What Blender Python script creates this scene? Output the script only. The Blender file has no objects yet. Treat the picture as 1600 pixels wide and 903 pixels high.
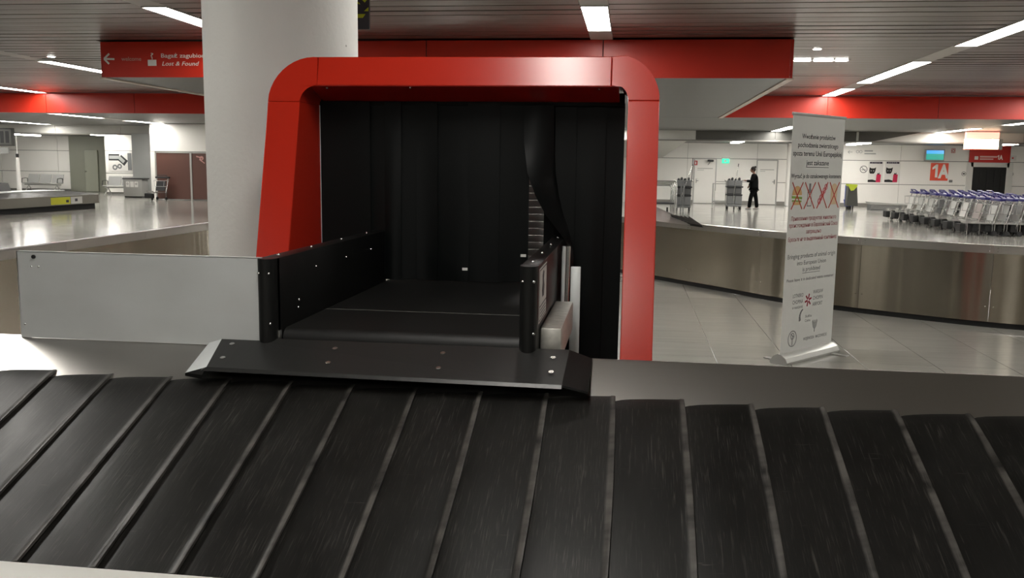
import bpy, bmesh, math, random
from mathutils import Vector, Matrix
random.seed(7)
sc = bpy.context.scene
COL = sc.collection

# ------------------------------------------------------------------ camera, world, exposure
F_PX, PITCH, ROLL, YAW, EYE = 1390.0, math.radians(7.865), math.radians(0.822), math.radians(7.426), 1.6
_sy, _cy, _sp, _cp = math.sin(YAW), math.cos(YAW), math.sin(PITCH), math.cos(PITCH)
FW = Vector((-_sy*_cp, _cy*_cp, -_sp)); _r = Vector((_cy, _sy, 0)); _u = _r.cross(FW)
RT = _r*math.cos(ROLL) + _u*math.sin(ROLL); UP = _u*math.cos(ROLL) - _r*math.sin(ROLL)
EYEP = Vector((0, 0, EYE))
cam_d = bpy.data.cameras.new('camera'); cam = bpy.data.objects.new('camera', cam_d); COL.objects.link(cam)
cam_d.sensor_width = 36.0; cam_d.lens = F_PX/1600*36.0; cam_d.clip_start = 0.05; cam_d.clip_end = 300
cam.matrix_world = Matrix(((RT.x, UP.x, -FW.x, 0), (RT.y, UP.y, -FW.y, 0), (RT.z, UP.z, -FW.z, EYE), (0, 0, 0, 1)))
sc.camera = cam

world = bpy.data.worlds.new('world'); sc.world = world; world.use_nodes = True
world.node_tree.nodes['Background'].inputs[0].default_value = (1.0, 0.96, 0.9, 1)
world.node_tree.nodes['Background'].inputs[1].default_value = 0.02
sc.view_settings.view_transform = 'Standard'; sc.view_settings.look = 'None'
sc.view_settings.gamma = 1.0; sc.view_settings.use_curve_mapping = False
sc.view_settings.exposure = 0.7
LAMP = 24.0          # radiance of the ceiling lamp diffusers


def at(x, y, X=None, Y=None, Z=None):
    """where the sight line through photo pixel (x, y) meets one world plane: used for measuring only"""
    d = FW + RT*((x-800)/F_PX) - UP*((y-451.5)/F_PX)
    t = X/d.x if X is not None else Y/d.y if Y is not None else (Z-EYE)/d.z
    return EYEP + d*t


# ------------------------------------------------------------------ materials
MATS = {}


def mat(name, col, rough=0.5, metal=0.0, spec=0.5, var=0.0, vscale=3.0, stretch=(1, 1, 1), bump=0.0, bscale=40.0,
        emit=None, estr=0.0, rvar=0.0, aniso=0.0, coat=0.0):
    if name in MATS: return MATS[name]
    m = bpy.data.materials.new(name); m.use_nodes = True; MATS[name] = m
    nt = m.node_tree; b = nt.nodes['Principled BSDF']
    b.inputs['Base Color'].default_value = (*col, 1); b.inputs['Roughness'].default_value = rough
    b.inputs['Metallic'].default_value = metal; b.inputs['Specular IOR Level'].default_value = spec
    if coat: b.inputs['Coat Weight'].default_value = coat; b.inputs['Coat Roughness'].default_value = 0.12
    tc = nt.nodes.new('ShaderNodeTexCoord'); mp = nt.nodes.new('ShaderNodeMapping')
    mp.inputs['Scale'].default_value = stretch; nt.links.new(tc.outputs['Object'], mp.inputs['Vector'])
    nz = nt.nodes.new('ShaderNodeTexNoise'); nz.inputs['Scale'].default_value = vscale; nz.inputs['Detail'].default_value = 5
    nt.links.new(mp.outputs[0], nz.inputs['Vector'])
    if var or not emit:
        v = var or 0.04
        mx = nt.nodes.new('ShaderNodeMix'); mx.data_type = 'RGBA'
        mx.inputs[6].default_value = (*[c*(1-v) for c in col], 1); mx.inputs[7].default_value = (*[min(1, c*(1+v)) for c in col], 1)
        nt.links.new(nz.outputs[0], mx.inputs[0]); nt.links.new(mx.outputs[2], b.inputs['Base Color'])
    if rvar:
        mr = nt.nodes.new('ShaderNodeMapRange'); mr.inputs[1].default_value = 0.3; mr.inputs[2].default_value = 0.7
        mr.inputs[3].default_value = max(0.02, rough-rvar); mr.inputs[4].default_value = rough+rvar
        nt.links.new(nz.outputs[0], mr.inputs[0]); nt.links.new(mr.outputs[0], b.inputs['Roughness'])
    if bump:
        n2 = nt.nodes.new('ShaderNodeTexNoise'); n2.inputs['Scale'].default_value = bscale; n2.inputs['Detail'].default_value = 3
        nt.links.new(mp.outputs[0], n2.inputs['Vector'])
        bp = nt.nodes.new('ShaderNodeBump'); bp.inputs['Strength'].default_value = bump; bp.inputs['Distance'].default_value = 0.01
        nt.links.new(n2.outputs[0], bp.inputs['Height']); nt.links.new(bp.outputs[0], b.inputs['Normal'])
    if aniso:
        b.inputs['Anisotropic'].default_value = aniso
        b.inputs['Anisotropic Rotation'].default_value = 0.25
        tg = nt.nodes.new('ShaderNodeTangent'); tg.direction_type = 'RADIAL'; tg.axis = 'Z'
        nt.links.new(tg.outputs[0], b.inputs['Tangent'])
    if emit:
        b.inputs['Emission Color'].default_value = (*emit, 1); b.inputs['Emission Strength'].default_value = estr
    return m


M_red = mat('red_lacquer', (0.45, 0.020, 0.008), 0.22, var=0.03)
M_redin = mat('red_lining', (0.42, 0.010, 0.005), 0.3)
M_redband = mat('red_bulkhead', (0.52, 0.022, 0.008), 0.38, var=0.03)
M_black = mat('black_powder_coat', (0.0045, 0.0047, 0.0045), 0.36, spec=0.3, var=0.2, vscale=20, bump=0.05, bscale=300)
M_belt = mat('black_belt', (0.005, 0.005, 0.0048), 0.5, spec=0.25, var=0.35, vscale=6, bump=0.05, bscale=400)
M_rubber = mat('curtain_rubber', (0.0026, 0.0033, 0.0033), 0.5, spec=0.16, var=0.15, vscale=4)
M_matblack = mat('matt_black', (0.006, 0.006, 0.006), 0.7)
M_steel = mat('brushed_steel', (0.33, 0.30, 0.245), 0.19, 1.0, var=0.01, vscale=2, stretch=(0.3, 0.3, 30), aniso=0.93)
M_rimsteel = mat('rim_steel', (0.48, 0.465, 0.44), 0.31, 1.0, var=0.02, vscale=2, stretch=(0.4, 30, 30))
M_alu = mat('aluminium_sheet', (0.62, 0.64, 0.64), 0.42, 0.55, var=0.10, vscale=5, stretch=(1, 1, 1.5), rvar=0.08)
M_bolt = mat('bolt_steel', (0.6, 0.6, 0.58), 0.25, 1.0)
M_column = mat('white_painted_concrete', (0.62, 0.615, 0.59), 0.62, var=0.05, vscale=2, bump=0.25, bscale=26)
M_white = mat('white_panel', (0.80, 0.785, 0.745), 0.4, var=0.02)
M_joint = mat('panel_joint', (0.18, 0.18, 0.17), 0.6)
M_green = mat('grey_green_wall', (0.23, 0.235, 0.19), 0.5)
M_bluegrey = mat('pale_grey_wall', (0.36, 0.37, 0.36), 0.55)
M_brown = mat('brown_panel', (0.10, 0.045, 0.035), 0.35)
M_slat = mat('ceiling_slat', (0.155, 0.135, 0.115), 0.34, 0.75, var=0.10, vscale=1.5, stretch=(0.5, 5, 5), rvar=0.06)
M_gap = mat('ceiling_void', (0.03, 0.028, 0.026), 0.8)
M_soffit = mat('grey_soffit', (0.15, 0.15, 0.14), 0.45, 0.3, var=0.12, vscale=2, stretch=(0.1, 6, 1))
M_strip = mat('lamp_strip_blank', (0.42, 0.40, 0.37), 0.5)
M_trimlight = mat('pale_edge_trim', (0.60, 0.50, 0.42), 0.4)
M_fascia = mat('light_fascia', (0.60, 0.595, 0.56), 0.5)
M_fasciad = mat('dark_fascia', (0.09, 0.088, 0.08), 0.5)
M_lamp = mat('lamp_diffuser', (0.9, 0.9, 0.9), 0.5, emit=(1.0, 0.965, 0.90), estr=LAMP)
M_base = mat('grey_baseboard', (0.25, 0.24, 0.22), 0.35, 0.4)
M_paper = mat('banner_vinyl', (0.66, 0.66, 0.63), 0.45)
M_ink = mat('dark_ink', (0.05, 0.05, 0.055), 0.6)
M_inkred = mat('dark_red_ink', (0.32, 0.03, 0.05), 0.6)
M_inkgrey = mat('grey_ink', (0.22, 0.22, 0.22), 0.6)
M_signwhite = mat('sign_white', (0.75, 0.74, 0.70), 0.5)
M_orange = mat('gate_orange', (0.72, 0.075, 0.03), 0.45)
M_blue = mat('handle_blue', (0.022, 0.018, 0.15), 0.35)
M_chrome = mat('trolley_metal', (0.62, 0.62, 0.60), 0.25, 0.9)
M_glassy = mat('trolley_panel', (0.42, 0.42, 0.40), 0.35, 0.3)
M_cartgrey = mat('cart_grey', (0.16, 0.165, 0.165), 0.5)
M_cartdark = mat('cart_dark', (0.02, 0.02, 0.022), 0.5)
M_cloth = mat('black_cloth', (0.003, 0.003, 0.0033), 0.9, spec=0.08)
M_skin = mat('skin', (0.20, 0.11, 0.08), 0.6, spec=0.2)
M_hair = mat('dark_hair', (0.008, 0.006, 0.005), 0.8, spec=0.2)
M_shoe = mat('grey_shoe', (0.28, 0.27, 0.26), 0.6)
M_yellow = mat('yellow_plastic', (0.62, 0.62, 0.02), 0.5)
M_lime = mat('lime_bag', (0.50, 0.60, 0.03), 0.5)
M_bluepl = mat('blue_plastic', (0.06, 0.10, 0.42), 0.4)
M_poster = mat('poster_white', (0.66, 0.65, 0.62), 0.5)
M_crimson = mat('poster_crimson', (0.50, 0.008, 0.06), 0.5)
M_screen = mat('screen_green', (0.01, 0.10, 0.08), 0.2, emit=(0.02, 0.28, 0.22), estr=0.9)
M_screenb = mat('screen_blue', (0.02, 0.12, 0.4), 0.2, emit=(0.06, 0.30, 0.75), estr=0.9)
M_exit = mat('exit_green', (0.02, 0.5, 0.28), 0.4, emit=(0.03, 0.75, 0.42), estr=0.8)
M_lightbox = mat('lit_sign_face', (0.9, 0.8, 0.7), 0.4, emit=(1.0, 0.80, 0.52), estr=4.0)
M_lightbox2 = mat('lit_red_face', (0.8, 0.2, 0.15), 0.4, emit=(1.0, 0.22, 0.16), estr=2.2)
M_foodbread = mat('print_bread', (0.62, 0.38, 0.16), 0.6)
M_foodgreen = mat('print_green', (0.22, 0.38, 0.06), 0.6)
M_foodpink = mat('print_pink', (0.62, 0.20, 0.24), 0.6)
M_cross = mat('print_cross_red', (0.50, 0.05, 0.03), 0.6)
M_seat = mat('seat_metal', (0.42, 0.42, 0.40), 0.4, 0.6)


def pallet_material():
    m = bpy.data.materials.new('carousel_pallet'); m.use_nodes = True; nt = m.node_tree; b = nt.nodes['Principled BSDF']
    N = nt.nodes.new; L = nt.links.new
    tc = N('ShaderNodeTexCoord'); oi = N('ShaderNodeObjectInfo')
    sc1 = N('ShaderNodeVectorMath'); sc1.operation = 'SCALE'; sc1.inputs[0].default_value = (7.3, 3.1, 1.7); L(oi.outputs['Random'], sc1.inputs['Scale'])
    ad = N('ShaderNodeVectorMath'); L(tc.outputs['Object'], ad.inputs[0]); L(sc1.outputs[0], ad.inputs[1])

    def noise(scale, stretch, detail=3, rotz=0.0, rough=0.6):
        mp = N('ShaderNodeMapping'); mp.inputs['Scale'].default_value = stretch; mp.inputs['Rotation'].default_value = (0, 0, rotz)
        L(ad.outputs[0], mp.inputs['Vector']); n = N('ShaderNodeTexNoise'); n.inputs['Scale'].default_value = scale
        n.inputs['Detail'].default_value = detail; n.inputs['Roughness'].default_value = rough; L(mp.outputs[0], n.inputs['Vector']); return n.outputs[0]

    def ramp(v, a, c, lo=0.0, hi=1.0):
        r = N('ShaderNodeMapRange'); r.inputs[1].default_value = a; r.inputs[2].default_value = c
        r.inputs[3].default_value = lo; r.inputs[4].default_value = hi; L(v, r.inputs[0]); return r.outputs[0]

    def mul(a, c):
        k = N('ShaderNodeMath'); k.operation = 'MULTIPLY'; L(a, k.inputs[0]); L(c, k.inputs[1]); return k.outputs[0]

    def mx(a, c):
        k = N('ShaderNodeMath'); k.operation = 'MAXIMUM'; L(a, k.inputs[0]); L(c, k.inputs[1]); return k.outputs[0]
    s1 = mul(ramp(noise(150, (1, 0.035, 1), 2, 0.06), 0.60, 0.72), ramp(noise(5, (1, 0.5, 1)), 0.40, 0.62))
    s2 = mul(ramp(noise(120, (1, 0.05, 1), 2, -0.30), 0.63, 0.73), ramp(noise(6, (1, 0.6, 1), 3, 0.7), 0.45, 0.65))
    s3 = mul(ramp(noise(90, (0.06, 1, 1), 2, 0.15), 0.67, 0.75), ramp(noise(7, (1, 1, 1), 2, 1.1), 0.50, 0.66))
    sx = N('ShaderNodeSeparateXYZ'); L(tc.outputs['Object'], sx.inputs[0])
    lip_sheen = mul(mul(ramp(sx.outputs[0], -0.020, -0.012), ramp(sx.outputs[0], 0.012, 0.008)), ramp(noise(9, (0.3, 1, 1), 3, 0.2), 0.30, 0.62))  # highlight along the raised lip, painted into the colour
    s4 = mul(ramp(noise(260, (1, 0.03, 1), 2, 0.0), 0.58, 0.72), ramp(noise(3.5, (1, 0.6, 1), 3, 0.3), 0.42, 0.60))
    s5 = mul(ramp(noise(200, (1, 0.045, 1), 2, 0.22), 0.62, 0.74), ramp(noise(4.5, (1, 0.6, 1), 3, 1.9), 0.44, 0.62))
    scr = mx(mx(mx(s1, s2), s3), mx(s4, s5))
    base = ramp(noise(4, (2, 0.6, 1), 5), 0.3, 0.7)
    c1 = N('ShaderNodeMix'); c1.data_type = 'RGBA'; c1.inputs[6].default_value = (0.0035, 0.0033, 0.0030, 1); c1.inputs[7].default_value = (0.0085, 0.008, 0.0072, 1); L(base, c1.inputs[0])
    c2 = N('ShaderNodeMix'); c2.data_type = 'RGBA'; L(c1.outputs[2], c2.inputs[6]); c2.inputs[7].default_value = (0.045, 0.042, 0.038, 1)
    sf = N('ShaderNodeMath'); sf.operation = 'MULTIPLY'; sf.inputs[1].default_value = 0.75; L(scr, sf.inputs[0]); L(sf.outputs[0], c2.inputs[0])
    c3 = N('ShaderNodeMix'); c3.data_type = 'RGBA'; L(c2.outputs[2], c3.inputs[6]); c3.inputs[7].default_value = (0.06, 0.056, 0.051, 1); L(lip_sheen, c3.inputs[0])
    L(c3.outputs[2], b.inputs['Base Color'])
    L(ramp(noise(3, (1.5, 0.8, 1), 4, 0.4), 0.3, 0.7, 0.32, 0.44), b.inputs['Roughness'])
    bp = N('ShaderNodeBump'); bp.inputs['Strength'].default_value = 0.25; bp.inputs['Distance'].default_value = 0.002; L(noise(60, (1, 0.08, 1), 4), bp.inputs['Height'])
    L(bp.outputs[0], b.inputs['Normal']); b.inputs['Specular IOR Level'].default_value = 0.15
    MATS['carousel_pallet'] = m; return m


def floor_material():
    m = bpy.data.materials.new('polished_floor_tile'); m.use_nodes = True; nt = m.node_tree; b = nt.nodes['Principled BSDF']
    N = nt.nodes.new; L = nt.links.new
    geo = N('ShaderNodeNewGeometry')
    mp = N('ShaderNodeMapping'); mp.inputs['Location'].default_value = (-0.168, -0.46, 0); L(geo.outputs['Position'], mp.inputs['Vector'])
    br = N('ShaderNodeTexBrick'); br.offset = 0.0; br.inputs['Scale'].default_value = 1.0; br.inputs['Mortar Size'].default_value = 0.0025
    br.inputs['Brick Width'].default_value = 0.6; br.inputs['Row Height'].default_value = 0.6
    br.inputs['Color1'].default_value = (0.36, 0.35, 0.32, 1); br.inputs['Color2'].default_value = (0.335, 0.325, 0.295, 1); br.inputs['Mortar'].default_value = (0.15, 0.145, 0.13, 1)
    L(mp.outputs[0], br.inputs['Vector'])
    m2 = N('ShaderNodeMapping'); m2.inputs['Scale'].default_value = (0.6, 7, 1); L(geo.outputs['Position'], m2.inputs['Vector'])
    n = N('ShaderNodeTexNoise'); n.inputs['Scale'].default_value = 2.2; n.inputs['Detail'].default_value = 6; L(m2.outputs[0], n.inputs['Vector'])
    r = N('ShaderNodeMapRange'); r.inputs[3].default_value = 0.86; r.inputs[4].default_value = 1.12; L(n.outputs[0], r.inputs[0])
    mm = N('ShaderNodeVectorMath'); mm.operation = 'SCALE'; L(br.outputs['Color'], mm.inputs[0]); L(r.outputs[0], mm.inputs['Scale'])
    L(mm.outputs[0], b.inputs['Base Color']); b.inputs['Roughness'].default_value = 0.13; b.inputs['Specular IOR Level'].default_value = 0.6
    n3 = N('ShaderNodeTexNoise'); n3.inputs['Scale'].default_value = 1.3
    L(geo.outputs['Position'], n3.inputs['Vector']); r3 = N('ShaderNodeMapRange'); r3.inputs[3].default_value = 0.09; r3.inputs[4].default_value = 0.18
    L(n3.outputs[0], r3.inputs[0]); L(r3.outputs[0], b.inputs['Roughness'])
    MATS['floor'] = m; return m


_nt = M_steel.node_tree; _mp = _nt.nodes.new('ShaderNodeMapping'); _mp.inputs['Scale'].default_value = (1, 1, 0.06)     # sheet metal is never quite flat
_tc = _nt.nodes.new('ShaderNodeTexCoord'); _nz = _nt.nodes.new('ShaderNodeTexNoise'); _nz.inputs['Scale'].default_value = 3.2; _nz.inputs['Detail'].default_value = 2
_bp = _nt.nodes.new('ShaderNodeBump'); _bp.inputs['Strength'].default_value = 0.5; _bp.inputs['Distance'].default_value = 0.02
_nt.links.new(_tc.outputs['Object'], _mp.inputs['Vector']); _nt.links.new(_mp.outputs[0], _nz.inputs['Vector']); _nt.links.new(_nz.outputs[0], _bp.inputs['Height']); _nt.links.new(_bp.outputs[0], _nt.nodes['Principled BSDF'].inputs['Normal'])
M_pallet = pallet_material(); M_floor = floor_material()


# ------------------------------------------------------------------ mesh helpers
class MB:
    def __init__(self): self.bm = bmesh.new()

    def poly(self, pts, faces):
        vs = [self.bm.verts.new(p) for p in pts]
        for f in faces:
            try: self.bm.faces.new([vs[i] for i in f])
            except ValueError: pass
        return self

    def box(self, x0, x1, y0, y1, z0, z1, bev=0.0, mtx=None, seg=2):
        x0, x1 = min(x0, x1), max(x0, x1); y0, y1 = min(y0, y1), max(y0, y1); z0, z1 = min(z0, z1), max(z0, z1)
        b = bmesh.new()
        v = [b.verts.new(p) for p in ((x0,y0,z0),(x1,y0,z0),(x1,y1,z0),(x0,y1,z0),(x0,y0,z1),(x1,y0,z1),(x1,y1,z1),(x0,y1,z1))]
        for f in ((3,2,1,0),(4,5,6,7),(0,1,5,4),(1,2,6,5),(2,3,7,6),(3,0,4,7)): b.faces.new([v[i] for i in f])
        if bev: bmesh.ops.bevel(b, geom=b.edges[:], offset=bev, segments=seg, affect='EDGES', profile=0.5)
        return self.merge(b, mtx)

    def merge(self, b, mtx=None):
        if mtx is not None: bmesh.ops.transform(b, matrix=mtx, verts=b.verts[:])
        mp = {v: self.bm.verts.new(v.co) for v in b.verts}
        for f in b.faces:
            try: self.bm.faces.new([mp[v] for v in f.verts])
            except ValueError: pass
        b.free(); return self

    def tube(self, pts, r, n=8, caps=True):
        pts = [Vector(p) for p in pts]; rings = []
        rr = r if isinstance(r, (list, tuple)) else [r]*len(pts)
        up = None
        for i, p in enumerate(pts):
            t = ((pts[min(i+1, len(pts)-1)] - p).normalized() + (p - pts[max(i-1, 0)]).normalized())
            t = t.normalized() if t.length > 1e-6 else Vector((0, 0, 1))
            if up is None: up = Vector((0, 0, 1)) if abs(t.z) < 0.9 else Vector((1, 0, 0))
            a = t.cross(up)
            if a.length < 1e-4: a = t.cross(Vector((1, 0, 0)))
            a.normalize(); b = a.cross(t).normalized(); up = b
            rings.append([self.bm.verts.new(p + (a*math.cos(2*math.pi*k/n) + b*math.sin(2*math.pi*k/n))*rr[i]) for k in range(n)])
        for i in range(len(rings)-1):
            for k in range(n): self.bm.faces.new((rings[i][k], rings[i][(k+1) % n], rings[i+1][(k+1) % n], rings[i+1][k]))
        if caps: self.bm.faces.new(rings[0][::-1]); self.bm.faces.new(rings[-1])
        return self

    def prism(self, poly, a, b, axis='y'):
        """poly in the two other axes, extruded from a to b"""
        def P(u, v, w): return {'y': (u, w, v), 'x': (w, u, v), 'z': (u, v, w)}[axis]
        n = len(poly); v0 = [self.bm.verts.new(P(u, v, a)) for u, v in poly]; v1 = [self.bm.verts.new(P(u, v, b)) for u, v in poly]
        self.bm.faces.new(v0[::-1]); self.bm.faces.new(v1)
        for i in range(n): self.bm.faces.new((v0[i], v0[(i+1) % n], v1[(i+1) % n], v1[i]))
        return self

    def sphere(self, c, r, sx=1, sy=1, sz=1, u=12, v=8):
        b = bmesh.new(); bmesh.ops.create_uvsphere(b, u_segments=u, v_segments=v, radius=r)
        return self.merge(b, Matrix.Translation(c) @ Matrix.Diagonal((sx, sy, sz, 1)))

    def cyl(self, c, r, h, axis='z', n=20, bev=0.0):
        b = bmesh.new(); bmesh.ops.create_cone(b, cap_ends=True, segments=n, radius1=r, radius2=r, depth=h)
        if bev: bmesh.ops.bevel(b, geom=[e for e in b.edges if len(e.link_faces) == 2 and any(len(f.verts) > 4 for f in e.link_faces)], offset=bev, segments=2, affect='EDGES')
        R = {'z': Matrix.Identity(4), 'y': Matrix.Rotation(math.pi/2, 4, 'X'), 'x': Matrix.Rotation(math.pi/2, 4, 'Y')}[axis]
        return self.merge(b, Matrix.Translation(c) @ R)

    def mesh(self, name, m=None, smooth=None):
        bmesh.ops.recalc_face_normals(self.bm, faces=self.bm.faces[:])
        me = bpy.data.meshes.new(name); self.bm.to_mesh(me); self.bm.free()
        if m: me.materials.append(m)
        if smooth is not None:
            for p in me.polygons: p.use_smooth = True
            try: me.set_sharp_from_angle(angle=math.radians(smooth))
            except Exception: pass
        return me

    def build(self, name, m, parent=None, smooth=35, loc=None, rz=0.0):
        return link(name, self.mesh(name, m, smooth), parent, loc, rz)


def link(name, me, parent=None, loc=None, rz=0.0):
    o = bpy.data.objects.new(name, me); COL.objects.link(o)
    if parent is not None: o.parent = parent
    if loc is not None: o.location = loc
    if rz: o.rotation_euler = (0, 0, rz)
    return o


def thing(name, label, cat, loc=(0, 0, 0), rz=0.0, group=None):
    o = link(name, None, None, loc, rz); o.empty_display_size = 0.1
    return tag(o, label, cat, group)


def tag(o, label=None, cat=None, group=None, kind=None):
    if label: o['label'] = label
    if cat: o['category'] = cat
    if group: o['group'] = group
    if kind: o['kind'] = kind
    return o


def struct(o, label=None):
    o['kind'] = 'structure'
    if label: o['label'] = label
    return o


def copy_tree(o, parent=None):
    c = o.copy(); COL.objects.link(c)
    if parent is not None: c.parent = parent
    for ch in list(o.children): copy_tree(ch, c)
    return c


def text_mesh(s, m, h=None, w=None, align='CENTER', shear=0.0, bold=0.010):
    """a flat lettering mesh in the x-z plane facing -y, cap height h, optionally fitted to width w"""
    cu = bpy.data.curves.new('t', 'FONT'); cu.body = s; cu.align_x = 'LEFT'; cu.size = 1.0; cu.resolution_u = 3; cu.shear = shear; cu.offset = 0.004 if any(ord(c) > 0x400 for c in s) else bold
    ob = bpy.data.objects.new('t', cu); me = bpy.data.meshes.new_from_object(ob)
    bpy.data.objects.remove(ob); bpy.data.curves.remove(cu)
    xs = [v.co.x for v in me.vertices]
    if not xs: return me
    x0, x1 = min(xs), max(xs); k = (h or 0.1)/0.72; kx = (w/(x1-x0)) if w else k
    off = {'CENTER': (x0+x1)/2, 'LEFT': x0, 'RIGHT': x1}[align]
    for v in me.vertices: v.co = Vector(((v.co.x-off)*kx, 0.0, v.co.y*k))
    me.materials.clear(); me.materials.append(m); me.name = 'lettering'
    return me


def text(s, m, parent, loc, h, w=None, align='CENTER', shear=0.0, rz=0.0, name='lettering'):
    return link(name, text_mesh(s, m, h, w, align, shear), parent, loc, rz)


def circ(cx, cz, r, n=24, a0=0.0, a1=2*math.pi):
    return [(cx + r*math.cos(a0+(a1-a0)*i/n), cz + r*math.sin(a0+(a1-a0)*i/n)) for i in range(n)]


def ring_prism(mb, cx, cz, r0, r1, y0, y1, n=28):
    for i in range(n):
        a, b = 2*math.pi*i/n, 2*math.pi*(i+1)/n
        mb.prism([(cx+r0*math.cos(a), cz+r0*math.sin(a)), (cx+r1*math.cos(a), cz+r1*math.sin(a)), (cx+r1*math.cos(b), cz+r1*math.sin(b)), (cx+r0*math.cos(b), cz+r0*math.sin(b))], y0, y1)
    return mb


def bar2(mb, p, q, w, y0, y1):
    d = Vector((q[0]-p[0], q[1]-p[1])).normalized(); n = Vector((-d.y, d.x))*w/2
    return mb.prism([(p[0]-n.x, p[1]-n.y), (q[0]-n.x, q[1]-n.y), (q[0]+n.x, q[1]+n.y), (p[0]+n.x, p[1]+n.y)], y0, y1)

# ------------------------------------------------------------------ the hall: floor, ceilings, bulkheads, walls
ZU, ZL, ZF = 3.80, 3.15, 2.78
HX0, HX1, HY0, HY1 = -36.0, 22.0, -9.0, 42.5
BX0, BX1, BY0, BY1, SY = -9.92, 2.64, 16.0, 28.0, 37.6
STRIPS = [-0.57 + 6.3*k for k in range(-5, 4)]

floor = struct(MB().box(HX0, HX1, HY0, HY1+1, -0.2, -0.004).build('floor', M_floor, smooth=None))

# inner line of the curved far carousel wall (plan points at its foot), right to left
CURVE = [(9.0, 9.05), (7.2, 9.07), (5.6, 9.22), (4.05, 9.60), (3.15, 10.06), (1.98, 10.90), (1.24, 11.86), (0.42, 12.92), (-0.42, 14.1), (-1.2, 15.4), (-1.75, 17.0)]


def catmull(pts, n=6):
    out = []
    for i in range(len(pts)-1):
        p0, p1, p2, p3 = pts[max(i-1, 0)], pts[i], pts[i+1], pts[min(i+2, len(pts)-1)]
        for k in range(n):
            t = k/n
            out.append(tuple(0.5*((2*p1[j]) + (-p0[j]+p2[j])*t + (2*p0[j]-5*p1[j]+4*p2[j]-p3[j])*t*t + (-p0[j]+3*p1[j]-3*p2[j]+p3[j])*t**3) for j in range(2)))
    out.append(pts[-1]); return out


WALLLINE = catmull(CURVE, 8)


def wall_y(x):
    for a, b in zip(WALLLINE, WALLLINE[1:]):
        if min(a[0], b[0]) <= x <= max(a[0], b[0]):
            return a[1] + (b[1]-a[1])*(x-a[0])/(b[0]-a[0] or 1)
    return 9.0


tile_me = MB().box(-0.2985, 0.2985, -0.2985, 0.2985, -0.006, 0.0, 0.0012, seg=1).mesh('floor_tile', M_floor)
for i in range(-5, 10):
    for j in range(0, 16):
        cx, cy = 0.168 + 0.6*i + 0.3, 4.66 + 0.6*j + 0.3
        if cy < wall_y(cx) + 0.2: link('floor_tile', tile_me, floor, (cx, cy, 0.0))

# upper ceiling with slats
ceiling = struct(MB().box(HX0, HX1, HY0, BY1, ZU+0.05, ZU+0.2).build('ceiling', M_gap, smooth=None))
slat_cache = {}


def slat(x0, x1, y):
    key = round(x1-x0, 3)
    if key not in slat_cache:
        slat_cache[key] = MB().prism([(-0.185, 0.03), (-0.182, 0.002), (-0.17, 0.0), (0.17, 0.0), (0.182, 0.002), (0.185, 0.03)], -key/2, key/2, 'x').mesh('slat', M_slat)
    o = link('slat', slat_cache[key], ceiling, ((x0+x1)/2, y, ZU)); o.rotation_euler = (random.uniform(-0.028, 0.028), 0, 0)


stuff = MB()
for a, b in zip(STRIPS, STRIPS[1:]):
    x0, x1 = a+0.2, b-0.2
    y = HY0 + 0.2
    while y < BY1 - 0.1:
        spans = [(x0, x1)]
        if y > BY0 - 0.1:
            spans = [s for s in ((x0, min(x1, BX0)), (max(x0, BX1), x1)) if s[1]-s[0] > 0.2]
        for s in spans:
            if y > 9.8 and -20 < a < 10: slat(s[0], s[1], y)
            else: stuff.box(s[0], s[1], y-0.185, y+0.185, ZU, ZU+0.03)
        y += 0.4
tag(stuff.build('slat', M_slat, ceiling, smooth=None), kind='stuff')
# pale blank strips that carry the lamps
for k, x in enumerate(STRIPS):
    y1 = BY0 if BX0 < x < BX1 else BY1
    MB().box(x-0.195, x+0.195, HY0, y1-0.01, ZU-0.002, ZU+0.04).build('strip_panel', M_strip, ceiling, smooth=None)

# lower ceilings: the dropped box, the zone behind the far bulkhead, the zone along the far wall
c2 = struct(MB().box(BX0+0.02, BX1-0.02, BY0+0.03, BY1, ZL, ZL+0.05).box(HX0, HX1, BY1+0.03, SY+0.02, ZL, ZL+0.05).build('ceiling', M_soffit, smooth=None))
for x in STRIPS:
    MB().box(x-0.195, x+0.195, BY1+0.05, SY-0.02, ZL-0.004, ZL+0.01).build('strip_panel', M_strip, c2, smooth=None)
c3 = struct(MB().box(HX0, HX1, SY+0.02, HY1+0.4, ZF, ZF+0.05).build('ceiling', M_soffit, smooth=None))

# red bulkheads, panel by panel
SEAMS = [-0.545 + 3.15*k for k in range(-12, 8)]


def bulkhead(name, x0, x1, y, z0, z1, m, t=0.03, label=None):
    root = struct(MB().box(x0, x1, y+t, y+t+0.06, z0+0.02, z1).build(name, M_gap, smooth=None), label)
    xs = [x0] + [s for s in SEAMS if x0+0.3 < s < x1-0.3] + [x1]
    for a, b in zip(xs, xs[1:]):
        MB().box(a+0.008, b-0.008, y, y+t, z0, z1, 0.003, seg=1).build('panel', m, root, smooth=None)
    return root


header = bulkhead('trim_1', BX0, BX1, BY0, ZL, ZU, M_redband)
bulkhead('trim_2', HX0, BX0-0.1, BY1, ZL, ZU, M_redband)
bulkhead('trim_3', BX1+0.1, HX1, BY1, ZL, ZU, M_redband)
for nm, x in (('trim_4', BX0), ('trim_5', BX1)):       # side faces of the dropped box, panelled too
    r_ = struct(MB().box(x-0.03, x+0.03, BY0+0.1, BY1, ZL+0.01, ZU).build(nm, M_gap, smooth=None))
    for k in range(4):
        MB().box(x-0.045, x+0.045, BY0+0.035+2.98*k, BY0+0.02+2.98*(k+1), ZL, ZU).build('panel', M_redband, r_, smooth=None)
    MB().box(x-0.06, x+0.06, BY0+0.0, BY1, ZL-0.025, ZL).build('edge_strip', M_trimlight, r_, smooth=None)
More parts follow.
